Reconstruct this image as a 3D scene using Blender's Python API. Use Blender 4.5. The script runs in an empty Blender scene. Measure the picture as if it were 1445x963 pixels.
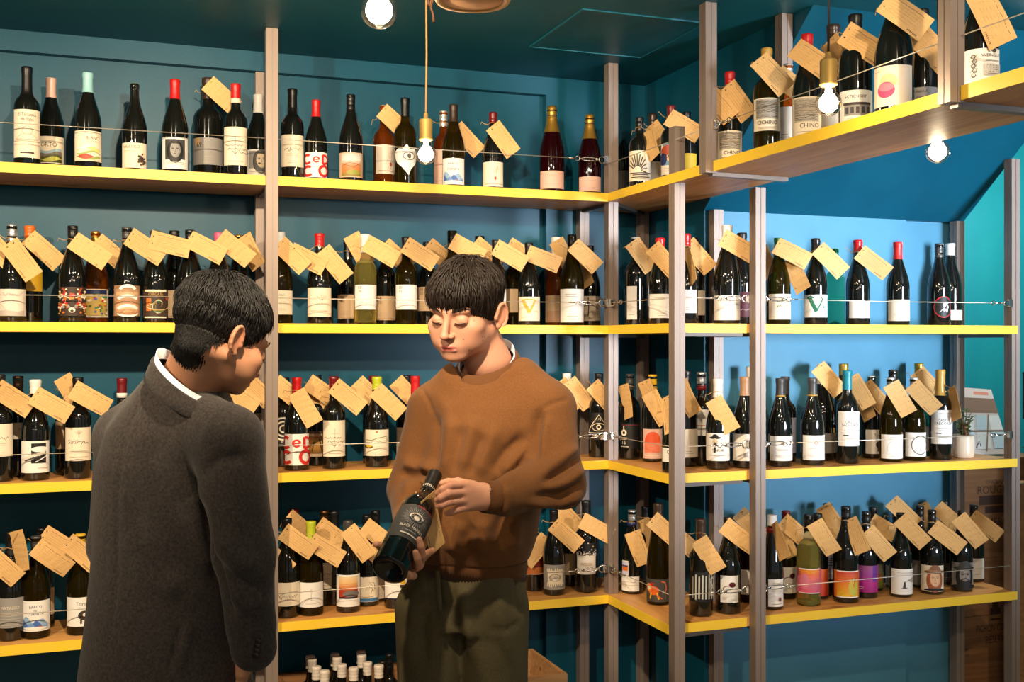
import bpy, bmesh, math, random
import numpy as np
from mathutils import Vector, Matrix

random.seed(7)
R = math.radians
SC = bpy.context.scene
COL = SC.collection
D = bpy.data

# ------------------------------------------------------------------ camera
FPX = 1567.0                      # focal length in pixels of the 1445 px frame
TH = R(20.0)                      # camera turned 20 degrees right of the back wall's normal
CAMZ = 1.55
CT, ST = math.cos(TH), math.sin(TH)
cam = D.objects.new('camera', D.cameras.new('camera'))
COL.objects.link(cam)
cam.location = (0, 0, CAMZ)
cam.rotation_euler = (R(90), 0, -TH)
cam.data.sensor_width = 36.0
cam.data.lens = FPX / 1445.0 * 36.0
cam.data.shift_y = (487.4 - 481.5) / 1445.0
cam.data.clip_start = 0.05
SC.camera = cam

# ------------------------------------------------------------------ world, lights, exposure
wd = D.worlds.new('world'); SC.world = wd; wd.use_nodes = True
bg = wd.node_tree.nodes['Background']
bg.inputs[0].default_value = (0.80, 0.88, 1.0, 1)
bg.inputs[1].default_value = 0.20
vs = SC.view_settings
vs.view_transform = 'Standard'; vs.look = 'None'; vs.gamma = 1.0; vs.use_curve_mapping = False
vs.exposure = 0.22

WARM = (1.0, 0.79, 0.53)
def lamp(name, kind, loc, energy, color=WARM, target=None, size=0.05, **kw):
    l = D.lights.new(name, kind); l.energy = energy; l.color = color
    if kind == 'AREA':
        l.shape = 'RECTANGLE'; l.size = size; l.size_y = kw.get('size_y', size)
        if 'spread' in kw: l.spread = R(kw['spread'])
    else:
        l.shadow_soft_size = size
    if kind == 'SPOT':
        l.spot_size = R(kw.get('cone', 60)); l.spot_blend = kw.get('blend', 0.6)
    o = D.objects.new(name, l); COL.objects.link(o); o.location = loc
    if target is not None:
        o.rotation_euler = (Vector(target) - Vector(loc)).to_track_quat('-Z', 'Y').to_euler()
    return o

# the shop's ceiling track spots (behind and above the camera)
lamp('track_spot', 'SPOT', (-1.20, 1.45, 2.50), 200, WARM, (-0.15, 3.85, 1.45), 0.03, cone=88)
lamp('track_spot', 'SPOT', (0.22, 1.40, 2.50), 190, WARM, (0.85, 3.85, 1.45), 0.03, cone=80)
lamp('track_spot', 'SPOT', (1.15, 0.60, 2.50), 80, WARM, (2.2, 3.4, 1.5), 0.03, cone=70)
# pendant bulbs further back in the shop
for bx_, by_, bz_ in ((-1.6, -0.6, 2.1), (-0.6, -1.4, 2.2), (0.5, -0.9, 2.15), (1.5, -1.5, 2.2), (2.2, 0.2, 2.25), (0.1, 0.1, 2.35)):
    lamp('unseen_shop_light', 'POINT', (bx_, by_, bz_), 7, WARM, None, 0.03)
lamp('unseen_shop_light', 'POINT', (3.95, 3.5, 2.25), 34, (1.0, 0.93, 0.82), None, 0.04)  # added unseen light, no known bulb; brightens the far wall and crates
# daylight from the shop window on the right, behind the camera
lamp('window_daylight', 'AREA', (3.6, -1.3, 1.65), 19, (0.78, 0.88, 1.0), (2.6, 3.4, 2.0), 1.0, size_y=1.2, spread=31)

# ------------------------------------------------------------------ helpers: picture ray -> point on a real surface
def ray(px, py):
    u = (px - 722.5) / FPX; v = (487.4 - py) / FPX
    return Vector((u * CT + ST, CT - u * ST, v))
def atd(px, py, d):
    return Vector((0, 0, CAMZ)) + ray(px, py) * d
def onY(px, py, Y):
    r = ray(px, py); return Vector((0, 0, CAMZ)) + r * (Y / r.y)
def onX(px, py, X):
    r = ray(px, py); return Vector((0, 0, CAMZ)) + r * (X / r.x)
def depth(p):
    return p[0] * ST + p[1] * CT

# ------------------------------------------------------------------ helpers: materials
def srgb(r, g, b):
    f = lambda c: (c / 255 / 12.92) if c / 255 <= 0.04045 else ((c / 255 + 0.055) / 1.055) ** 2.4
    return (f(r), f(g), f(b), 1.0)
MATS = {}
def principled(name, color=None, rough=0.5, metal=0.0, trans=0.0, coat=0.0, ior=1.5, spec=0.5, objcolor=False, vcol=False, sheen=0.0):
    if name in MATS: return MATS[name]
    m = D.materials.new(name); m.use_nodes = True
    nt = m.node_tree; b = nt.nodes['Principled BSDF']
    if color is not None: b.inputs['Base Color'].default_value = color
    b.inputs['Roughness'].default_value = rough
    b.inputs['Metallic'].default_value = metal
    b.inputs['Transmission Weight'].default_value = trans
    b.inputs['Coat Weight'].default_value = coat
    b.inputs['IOR'].default_value = ior
    b.inputs['Specular IOR Level'].default_value = spec
    b.inputs['Sheen Weight'].default_value = sheen
    if objcolor:
        n = nt.nodes.new('ShaderNodeObjectInfo'); nt.links.new(n.outputs['Color'], b.inputs['Base Color'])
    if vcol:
        n = nt.nodes.new('ShaderNodeAttribute'); n.attribute_name = 'Col'; nt.links.new(n.outputs['Color'], b.inputs['Base Color'])
    MATS[name] = m
    return m
def bump_noise(m, scale=200, strength=0.2, dist=0.002, detail=3, coord='Object', stretch=None):
    nt = m.node_tree; b = nt.nodes['Principled BSDF']
    tc = nt.nodes.new('ShaderNodeTexCoord'); nz = nt.nodes.new('ShaderNodeTexNoise'); bp = nt.nodes.new('ShaderNodeBump')
    nz.inputs['Scale'].default_value = scale; nz.inputs['Detail'].default_value = detail
    bp.inputs['Strength'].default_value = strength; bp.inputs['Distance'].default_value = dist
    src = tc.outputs[coord]
    if stretch:
        mp = nt.nodes.new('ShaderNodeMapping'); mp.inputs['Scale'].default_value = stretch
        nt.links.new(src, mp.inputs[0]); src = mp.outputs[0]
    nt.links.new(src, nz.inputs['Vector'])
    nt.links.new(nz.outputs['Fac'], bp.inputs['Height']); nt.links.new(bp.outputs[0], b.inputs['Normal'])
    return m
def mottled(name, c1, c2, scale, rough=0.6, bump=0.15, stretch=None, detail=5, sheen=0.0, bscale=None, lo=0.35, hi=0.65, coord='Object'):
    m = principled(name, c1, rough, sheen=sheen)
    nt = m.node_tree; b = nt.nodes['Principled BSDF']
    tc = nt.nodes.new('ShaderNodeTexCoord'); nz = nt.nodes.new('ShaderNodeTexNoise'); rp = nt.nodes.new('ShaderNodeValToRGB')
    mp = nt.nodes.new('ShaderNodeMapping'); mp.inputs['Scale'].default_value = stretch or (1, 1, 1)
    nt.links.new(tc.outputs[coord], mp.inputs[0]); nt.links.new(mp.outputs[0], nz.inputs['Vector'])
    nz.inputs['Scale'].default_value = scale; nz.inputs['Detail'].default_value = detail
    rp.color_ramp.elements[0].position = lo; rp.color_ramp.elements[0].color = c1
    rp.color_ramp.elements[1].position = hi; rp.color_ramp.elements[1].color = c2
    nt.links.new(nz.outputs['Fac'], rp.inputs[0]); nt.links.new(rp.outputs[0], b.inputs['Base Color'])
    bp = nt.nodes.new('ShaderNodeBump'); bp.inputs['Strength'].default_value = bump; bp.inputs['Distance'].default_value = 0.002
    src = nz.outputs['Fac']
    if bscale:
        n2 = nt.nodes.new('ShaderNodeTexNoise'); n2.inputs['Scale'].default_value = bscale
        nt.links.new(tc.outputs[coord], n2.inputs['Vector']); src = n2.outputs['Fac']
    nt.links.new(src, bp.inputs['Height']); nt.links.new(bp.outputs[0], b.inputs['Normal'])
    return m
def wood(name, c1, c2, c3, along='x', scale=1.0, rough=0.45):
    """board with long grain, growth-ring figure and a few knots"""
    m = principled(name, c1, rough)
    nt = m.node_tree; b = nt.nodes['Principled BSDF']; L = nt.links.new
    tc = nt.nodes.new('ShaderNodeTexCoord'); mp = nt.nodes.new('ShaderNodeMapping')
    s = {'x': (1.2, 14, 14), 'y': (14, 1.2, 14), 'z': (14, 14, 1.2)}[along]
    mp.inputs['Scale'].default_value = tuple(k * scale for k in s)
    L(tc.outputs['Object'], mp.inputs[0])
    nz = nt.nodes.new('ShaderNodeTexNoise'); nz.inputs['Scale'].default_value = 1.3; nz.inputs['Detail'].default_value = 6; nz.inputs['Distortion'].default_value = 1.6
    L(mp.outputs[0], nz.inputs['Vector'])
    rp = nt.nodes.new('ShaderNodeValToRGB'); e = rp.color_ramp.elements
    e[0].position = 0.30; e[0].color = c2; e[1].position = 0.62; e[1].color = c1
    k = e.new(0.45); k.color = tuple((a + b_) / 2 for a, b_ in zip(c1, c2))
    L(nz.outputs['Fac'], rp.inputs[0])
    vo = nt.nodes.new('ShaderNodeTexVoronoi'); vo.inputs['Scale'].default_value = 1.0
    mp2 = nt.nodes.new('ShaderNodeMapping'); s2 = {'x': (3, 9, 9), 'y': (9, 3, 9), 'z': (9, 9, 3)}[along]
    mp2.inputs['Scale'].default_value = tuple(k_ * scale for k_ in s2)
    L(tc.outputs['Object'], mp2.inputs[0]); L(mp2.outputs[0], vo.inputs['Vector'])
    r2 = nt.nodes.new('ShaderNodeValToRGB'); r2.color_ramp.elements[0].position = 0.05; r2.color_ramp.elements[0].color = (1, 1, 1, 1)
    r2.color_ramp.elements[1].position = 0.13; r2.color_ramp.elements[1].color = (0, 0, 0, 1)
    L(vo.outputs['Distance'], r2.inputs[0])
    mx = nt.nodes.new('ShaderNodeMix'); mx.data_type = 'RGBA'
    L(r2.outputs[0], mx.inputs['Factor']); L(rp.outputs[0], mx.inputs['A']); mx.inputs['B'].default_value = c3
    L(mx.outputs['Result'], b.inputs['Base Color'])
    bp = nt.nodes.new('ShaderNodeBump'); bp.inputs['Strength'].default_value = 0.15; bp.inputs['Distance'].default_value = 0.002
    L(nz.outputs['Fac'], bp.inputs['Height']); L(bp.outputs[0], b.inputs['Normal'])
    return m

TEAL = srgb(14, 112, 142)
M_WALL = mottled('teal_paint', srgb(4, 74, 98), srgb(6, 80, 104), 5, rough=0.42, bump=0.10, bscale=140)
M_ALC = mottled('teal_paint_daylit', srgb(72, 132, 162), srgb(78, 138, 168), 5, rough=0.42, bump=0.10, bscale=140)  # same teal paint as the walls, daylight glare put into the lighter colour
M_CEIL = mottled('ceiling_paint', srgb(12, 88, 108), srgb(14, 94, 114), 4, rough=0.45, bump=0.06, bscale=120)
for _m in (M_WALL, M_ALC, M_CEIL): _m.node_tree.nodes['Principled BSDF'].inputs['Specular IOR Level'].default_value = 0.3
M_FARW = mottled('far_wall_paint', srgb(20, 150, 165), srgb(24, 156, 170), 4, rough=0.5, bump=0.06, bscale=120)
M_FLOOR = mottled('floor_concrete', srgb(186, 160, 130), srgb(200, 174, 142), 6, rough=0.5, bump=0.1)
M_SHELF = wood('shelf_pine', srgb(230, 170, 98), srgb(196, 126, 62), srgb(112, 62, 28), 'x')
M_SHELFY = wood('shelf_pine_cross', srgb(230, 170, 98), srgb(196, 126, 62), srgb(112, 62, 28), 'y')
M_CRATE = wood('crate_wood', srgb(150, 106, 66), srgb(112, 76, 44), srgb(70, 44, 26), 'x', 1.5, 0.6)
M_CRATEL = wood('pale_crate_wood', srgb(196, 152, 104), srgb(166, 120, 78), srgb(100, 64, 36), 'x', 1.5, 0.6)
M_YELLOW = bump_noise(principled('yellow_paint', srgb(252, 208, 58), 0.42), 90, 0.05)
M_POST = bump_noise(principled('post_metal', srgb(146, 130, 121), 0.45, metal=0.3), 60, 0.05, stretch=(1, 1, 0.05))
M_BAR = principled('bar_metal', srgb(120, 112, 108), 0.4, metal=0.8)
M_STEEL = principled('steel', srgb(214, 208, 200), 0.22, metal=1.0)
M_CABLE = principled('steel_cable', srgb(226, 216, 200), 0.35, metal=0.6)
M_BRASS = principled('brass', srgb(226, 184, 108), 0.42, metal=0.7)
M_DARKGLASS = principled('dark_bottle_glass', (0.0065, 0.0065, 0.005, 1), 0.045, ior=1.52, spec=0.6, coat=0.4)
M_OLIVE = principled('olive_bottle_glass', srgb(66, 52, 8), 0.03, trans=0.8, ior=1.33)
M_OLIVE.node_tree.nodes['Principled BSDF'].inputs['Base Color'].default_value = srgb(66, 52, 8)
M_AMBER = principled('amber_bottle_glass', srgb(188, 92, 22), 0.03, trans=0.85, ior=1.33)
M_ROSE = principled('rose_bottle_glass', srgb(36, 3, 7), 0.03, trans=0.3, ior=1.33)
M_CLEAR = principled('clear_bottle_glass', srgb(236, 240, 222), 0.01, trans=1.0, ior=1.18)
M_WINEY = principled('white_wine', srgb(240, 222, 130), 0.04, trans=0.8, ior=1.2)
M_GREENG = principled('green_bottle_glass', srgb(70, 168, 130), 0.02, trans=0.9, ior=1.15)
GLASS = {'dk': M_DARKGLASS, 'ol': M_OLIVE, 'am': M_AMBER, 'ro': M_ROSE, 'cl': M_CLEAR, 'gr': M_GREENG}
M_CAPM = principled('capsule_matte', rough=0.38, objcolor=True)
M_CAPF = principled('capsule_foil', rough=0.3, metal=0.75, objcolor=True)
M_WAX = principled('sealing_wax', rough=0.3, objcolor=True, coat=0.2)
M_PAPER = bump_noise(principled('label_paper', rough=0.6, objcolor=True), 300, 0.08)
M_INK = principled('printed_ink', rough=0.55, vcol=True)
M_KRAFT = mottled('kraft_card', srgb(217, 172, 110), srgb(225, 181, 119), 45, rough=0.75, bump=0.1, stretch=(1, 4, 1))
M_TWINE = bump_noise(principled('jute_twine', srgb(196, 156, 102), 0.9), 500, 0.3)
M_BLACK = principled('black_cord', srgb(20, 18, 18), 0.5)
M_TANCORD = principled('tan_cord', srgb(176, 132, 84), 0.8)
M_LEATHER = principled('brown_leather', srgb(104, 62, 36), 0.6)
M_CERAMIC = principled('cream_ceramic', srgb(232, 214, 190), 0.25, coat=0.3)
M_LEAF = mottled('leaf', srgb(60, 96, 44), srgb(92, 130, 66), 30, rough=0.5)

def m_emit(name, color, strength):
    m = D.materials.new(name); m.use_nodes = True; nt = m.node_tree
    nt.nodes.remove(nt.nodes['Principled BSDF'])
    e = nt.nodes.new('ShaderNodeEmission'); e.inputs[0].default_value = color; e.inputs[1].default_value = strength
    nt.links.new(e.outputs[0], nt.nodes['Material Output'].inputs[0]); return m
M_GLOW = m_emit('bulb_glow', (1.0, 0.80, 0.55, 1), 230)
def m_bulbglass():
    m = D.materials.new('bulb_glass'); m.use_nodes = True; nt = m.node_tree
    nt.nodes.remove(nt.nodes['Principled BSDF'])
    t = nt.nodes.new('ShaderNodeBsdfTransparent'); t.inputs[0].default_value = (1, 0.97, 0.92, 1)
    g = nt.nodes.new('ShaderNodeBsdfGlossy'); g.inputs['Roughness'].default_value = 0.05
    f = nt.nodes.new('ShaderNodeLayerWeight'); f.inputs[0].default_value = 0.35
    x = nt.nodes.new('ShaderNodeMixShader')
    nt.links.new(f.outputs['Facing'], x.inputs[0]); nt.links.new(t.outputs[0], x.inputs[1]); nt.links.new(g.outputs[0], x.inputs[2])
    nt.links.new(x.outputs[0], nt.nodes['Material Output'].inputs[0]); return m
M_BULB = m_bulbglass()

# ------------------------------------------------------------------ helpers: objects and meshes
def link(name, me, parent=None, mats=None):
    o = D.objects.new(name, me); COL.objects.link(o)
    if parent is not None: o.parent = parent
    if mats is not None and me is not None and not me.materials:
        for m in (mats if isinstance(mats, (list, tuple)) else [mats]): me.materials.append(m)
    return o
def empty(name, loc, rz=0.0, label=None, cat=None, group=None):
    o = D.objects.new(name, None); COL.objects.link(o); o.location = loc; o.rotation_euler = (0, 0, rz)
    o.empty_display_size = 0.05
    if label: tag(o, label, cat, group)
    return o
def tag(o, label, cat, group=None):
    o['label'] = label; o['category'] = cat
    if group: o['group'] = group
    return o
def structure(o):
    o['kind'] = 'structure'; return o
def mesh(name, verts, faces, mat=None, smooth=False):
    me = D.meshes.new(name); me.from_pydata([tuple(v) for v in verts], [], [tuple(f) for f in faces]); me.update()
    if mat is not None: me.materials.append(mat)
    if smooth:
        me.polygons.foreach_set('use_smooth', [True] * len(me.polygons))
    return me
class MB:
    def __init__(s): s.v = []; s.f = []; s.sm = []
    def add(s, verts, faces, smooth=False):
        n = len(s.v); s.v += [tuple(v) for v in verts]; s.f += [tuple(i + n for i in f) for f in faces]; s.sm += [smooth] * len(faces); return s
    def box(s, x0, y0, z0, x1, y1, z1):
        v = [(x0, y0, z0), (x1, y0, z0), (x1, y1, z0), (x0, y1, z0), (x0, y0, z1), (x1, y0, z1), (x1, y1, z1), (x0, y1, z1)]
        return s.add(v, [(0, 3, 2, 1), (4, 5, 6, 7), (0, 1, 5, 4), (1, 2, 6, 5), (2, 3, 7, 6), (3, 0, 4, 7)])
    def prism(s, poly, z0, z1, axis='z'):
        n = len(poly); mk = {'z': lambda a, b, c: (a, b, c), 'y': lambda a, b, c: (a, c, b), 'x': lambda a, b, c: (c, a, b)}[axis]
        v = [mk(a, b, z0) for a, b in poly] + [mk(a, b, z1) for a, b in poly]
        return s.add(v, [tuple(range(n - 1, -1, -1)), tuple(range(n, 2 * n))] + [(i, (i + 1) % n, n + (i + 1) % n, n + i) for i in range(n)])
    def tube(s, pts, r, seg=6, closed=False):
        pts = [Vector(p) for p in pts]; n = len(pts); rr = r if isinstance(r, (list, tuple)) else [r] * n
        t0 = (pts[1] - pts[0]).normalized(); up = Vector((0, 0, 1)) if abs(t0.z) < 0.9 else Vector((1, 0, 0))
        nrm = t0.cross(up).normalized(); vs_ = []
        for i in range(n):
            a = pts[(i - 1) % n] if (closed or i > 0) else pts[i]; b = pts[(i + 1) % n] if (closed or i < n - 1) else pts[i]
            t = (b - a).normalized(); nrm = (nrm - t * nrm.dot(t)).normalized(); bn = t.cross(nrm)
            for k in range(seg):
                w = 2 * math.pi * k / seg; vs_.append(pts[i] + (nrm * math.cos(w) + bn * math.sin(w)) * rr[i])
        fs = []; m = n if closed else n - 1
        for i in range(m):
            j = (i + 1) % n
            for k in range(seg):
                q = (k + 1) % seg; fs.append((i * seg + k, i * seg + q, j * seg + q, j * seg + k))
        if not closed: fs += [tuple(range(seg - 1, -1, -1)), tuple(range((n - 1) * seg, n * seg))]
        return s.add(vs_, fs, True)
    def lathe(s, prof, seg=24, center=(0, 0), caps=True):
        vs_ = []; fs = []; n = len(prof)
        for r_, z_ in prof:
            for k in range(seg):
                w = 2 * math.pi * k / seg; vs_.append((center[0] + r_ * math.cos(w), center[1] + r_ * math.sin(w), z_))
        for i in range(n - 1):
            for k in range(seg):
                q = (k + 1) % seg; fs.append((i * seg + k, i * seg + q, (i + 1) * seg + q, (i + 1) * seg + k))
        if caps: fs += [tuple(range(seg - 1, -1, -1)), tuple(range((n - 1) * seg, n * seg))]
        return s.add(vs_, fs, True)
    def mesh(s, name, mat=None):
        me = mesh(name, s.v, s.f, mat); me.polygons.foreach_set('use_smooth', s.sm); return me
    def obj(s, name, mat, parent=None): return link(name, s.mesh(name, mat), parent)
def local(o, pts):
    """world points -> local points of an unscaled root (location + z rotation)"""
    M = Matrix.Translation(o.location) @ o.rotation_euler.to_matrix().to_4x4(); I = M.inverted()
    return [I @ Vector(p) for p in pts]
def edge_smooth(me, ang=40):
    me.polygons.foreach_set('use_smooth', [True] * len(me.polygons))
    try: me.set_sharp_from_angle(angle=R(ang))
    except Exception: pass

# ------------------------------------------------------------------ the room
YA, YW, YR = 3.64, 3.925, 3.962          # front edge of the left shelves, wall face, recessed wall face
XB, XW = 1.6935, 1.985                   # front edge of the side shelf, side wall face
YC, YCW = 3.182, 3.465                   # front edge of the alcove shelves, alcove wall face
CEIL = 2.57
ZS = {1: 1.55 + 0.547, 2: 1.55 + 0.070, 3: 1.55 - 0.4154, 4: 1.55 - 0.900}   # tops of the boards
TH_B = 0.029
structure(MB().box(-2.7, -3.0, -0.1, 5.2, 5.0, 0.0).obj('floor', M_FLOOR))
structure(MB().box(-2.7, -3.0, CEIL, 5.2, 5.0, CEIL + 0.1).obj('ceiling', M_CEIL))
structure(MB().box(-2.7, YR, 0.0, 1.567, YR + 0.1, CEIL).obj('wall_back', M_WALL))
structure(MB().box(-2.7, YW, 2.503, 1.567, YR, CEIL).obj('trim_1', M_WALL))
structure(MB().box(1.567, YW, 0.0, 2.2, YR + 0.1, CEIL).obj('trim_2', M_WALL))
structure(MB().box(-2.8, -3.0, 0.0, -2.7, 4.0, CEIL).obj('wall_left', M_WALL))
# side wall: full height behind the corner, its upper part cut off along the slope of the soffit
SZ, SY0, SY1 = 1.55 + 0.478, YCW, YCW - (CEIL - (1.55 + 0.478)) / 0.836
structure(MB().prism([(YW, 0), (YW, CEIL), (SY1, CEIL), (SY0, SZ), (SY0, 0)], XW, XW + 0.06, 'x').obj('wall_right', M_WALL))
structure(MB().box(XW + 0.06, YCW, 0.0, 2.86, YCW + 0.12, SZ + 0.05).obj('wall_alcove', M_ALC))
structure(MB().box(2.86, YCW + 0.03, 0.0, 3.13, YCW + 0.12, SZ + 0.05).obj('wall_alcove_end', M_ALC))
structure(MB().prism([(SY0 + 0.12, SZ), (SY0, SZ), (SY1, CEIL), (SY0 + 0.12, CEIL)], XW + 0.06, 3.13, 'x').obj('ceiling_slope', M_WALL))
structure(MB().box(3.0, 4.35, 0.0, 5.2, 4.45, CEIL).obj('wall_far', M_FARW))
structure(MB().box(5.2, -0.2, 0.0, 5.3, 4.45, CEIL).obj('wall_far_right', M_FARW))
hb = MB()
x0, x1, y0, y1, w_ = 1.35, 1.775, 3.085, 3.54, 0.006
for a in ((x0, y0, x1, y0 + w_), (x0, y1 - w_, x1, y1), (x0, y0 + w_, x0 + w_, y1 - w_), (x1 - w_, y0 + w_, x1, y1 - w_)):
    hb.box(a[0], a[1], CEIL - 0.004, a[2], a[3], CEIL)
hr = empty('ceiling_hatch', (0, 0, 0), 0, 'square painted access hatch outlined in the teal ceiling', 'hatch')
hb.obj('hatch_frame', principled('hatch_edge', srgb(18, 100, 120), 0.4), hr)
MB().box(x0 + w_ + 0.003, y0 + w_ + 0.003, CEIL - 0.0015, x1 - w_ - 0.003, y1 - w_ - 0.003, CEIL).obj('hatch_panel', M_CEIL, hr)

# ------------------------------------------------------------------ shelf boards
def board(x0, y0, x1, y1, lev, bands, label, mat=M_SHELF):
    z1 = ZS[lev]; z0 = z1 - TH_B; e = 0.0025
    o = empty('shelf_board', ((x0 + x1) / 2, (y0 + y1) / 2, z0), 0, label, 'shelf')
    cx, cy = o.location.x, o.location.y
    MB().box(x0 - cx, y0 - cy, 0, x1 - cx, y1 - cy, TH_B).obj('board', mat, o)
    for b in bands:
        if b[0] == 'f':   # band along the front edge, from x = b[1] to x = b[2]
            MB().box(b[1] - cx, y0 - e - cy, -0.0008, b[2] - cx, y0 - cy, TH_B + 0.0008).obj('painted_edge', M_YELLOW, o)
        else:             # band along the left edge, from y = b[1] to y = b[2]
            MB().box(x0 - e - cx, b[1] - cy, -0.0008, x0 - cx, b[2] - cy, TH_B + 0.0008).obj('painted_edge', M_YELLOW, o)
    return o
NM = {1: 'top', 2: 'second', 3: 'third', 4: 'lowest'}
PX1 = 0.497
for lv in (1, 2, 3, 4):
    board(-2.65, YA, PX1, YW - 0.002, lv, [('f', -2.65, PX1 - 0.0195)], f'{NM[lv]} yellow-edged shelf board left of the leftmost post')
    board(PX1 + 0.001, YA, XB, YW - 0.002, lv, [('f', PX1 + 0.0195, XB - 0.0025)], f'{NM[lv]} yellow-edged shelf board between leftmost post and corner post')
board(XB, 2.918 + 0.001, XW - 0.002, YW - 0.002, 1, [('l', 2.94, YA)], 'yellow-edged board of the high side shelf beside the corner', M_SHELFY)
board(XB, 1.90 + 0.001, XW - 0.002, 2.918, 1, [('l', 1.922, 2.896)], 'yellow-edged board of the high side shelf between its two posts', M_SHELFY)
board(XB, 0.9, XW - 0.002, 1.90, 1, [('l', 0.9, 1.878)], 'yellow-edged board of the high side shelf nearest the viewer', M_SHELFY)
PX4 = 2.011
for lv in (2, 3, 4):
    board(XB, YC, XW - 0.002, YW - 0.002, lv, [('l', YC + 0.0, YA), ('f', XB + 0.035, XW - 0.002)], f'{NM[lv]} yellow-edged corner board angled towards the alcove', M_SHELFY)
    board(XW - 0.001, YC, 3.12, YCW - 0.002, lv, [('f', PX4 + 0.0205, 3.1215)], f'{NM[lv]} yellow-edged shelf board in the blue alcove')

# ------------------------------------------------------------------ posts with cross bars
def post_profile(w):
    h = w / 2; g = 0.0014; d_ = 0.002
    pts = []
    for k in range(4):
        c, s_ = [(1, 0), (0, 1), (-1, 0), (0, -1)][k]
        for a, b in ((h, -h), (h, -g), (h - d_, -g), (h - d_, g), (h, g)):
            pts.append((a * c - b * s_, a * s_ + b * c))
    return pts
def post(name, x, y, z0, z1, parent, w=0.038):
    p = [(a + x - parent.location.x, b + y - parent.location.y) for a, b in post_profile(w)]
    return MB().prism(p, z0, z1).obj(name, M_POST, parent)
def upright(label, front, backs, fz, bz, bars):
    o = empty('shelf_upright', (front[0], front[1], 0), 0, label, 'post')
    post('front_post', front[0], front[1], fz[0], fz[1], o)
    for (bx, by), (q0, q1) in zip(backs, bz): post('back_post', bx, by, q0, q1, o)
    for (ax, ay, bx, by, z) in bars:
        v = Vector((bx - ax, by - ay)); n = Vector((-v.y, v.x)).normalized() * 0.012
        fx, fy = o.location.x, o.location.y
        poly = [(ax - n.x - fx, ay - n.y - fy), (bx - n.x - fx, by - n.y - fy), (bx + n.x - fx, by + n.y - fy), (ax + n.x - fx, ay + n.y - fy)]
        MB().prism(poly, z - 0.012, z).obj('cross_bar', M_BAR, o)
    return o
ub = {l: ZS[l] - TH_B - 0.0005 for l in ZS}
upright('leftmost grey-brown steel post pair of the wine shelves', (PX1, YA - 0.002), [(0.496, 3.903)], (0, CEIL), [(0, 2.49)],
        [(PX1, YA + 0.02, 0.496, 3.885, ub[l]) for l in (1, 2, 3, 4)])
upright('grey-brown steel corner post with two back posts', (1.7165, YA + 0.024), [(1.708, 3.903), (1.963, 3.903)], (0, CEIL), [(0, ub[1]), (0, ub[1])],
        [(1.7165, YA + 0.045, 1.708, 3.885, ub[l]) for l in (1, 2, 3, 4)] + [(1.735, YA + 0.03, 1.95, 3.885, ub[l]) for l in (1, 2, 3, 4)])
upright('steel post at the bend between corner and alcove shelves', (1.712, 3.160), [], (0, 2.248), [],
        [(1.72, 3.18, 1.97, 3.20, ub[l]) for l in (2, 3, 4)])
upright('steel post pair at the left of the blue alcove', (PX4, 3.160), [(2.021, 3.443)], (0, ub[1]), [(0, SZ)],
        [(PX4, 3.18, 2.021, 3.425, ub[l]) for l in (2, 3, 4)])
upright('steel post pair at the right end of the alcove shelves', (3.122, 3.206), [(3.083, 3.443)], (0, SZ + 0.205), [(0, SZ)],
        [(3.12, 3.226, 3.083, 3.425, ub[l]) for l in (2, 3, 4)])
upright('steel post pair from high side shelf up to the ceiling', (XB - 0.008, 2.918), [(1.962, 2.936)], (ub[1] - 0.004, CEIL), [(ZS[1], CEIL)],
        [(XB, 2.918, 1.97, 2.936, ub[1])])
upright('steel post on high side shelf nearest the viewer', (XB - 0.008, 1.90), [(1.962, 1.90)], (ub[1] - 0.004, CEIL), [(ZS[1], CEIL)],
        [(XB, 1.90, 1.97, 1.90, ub[1])])

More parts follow.
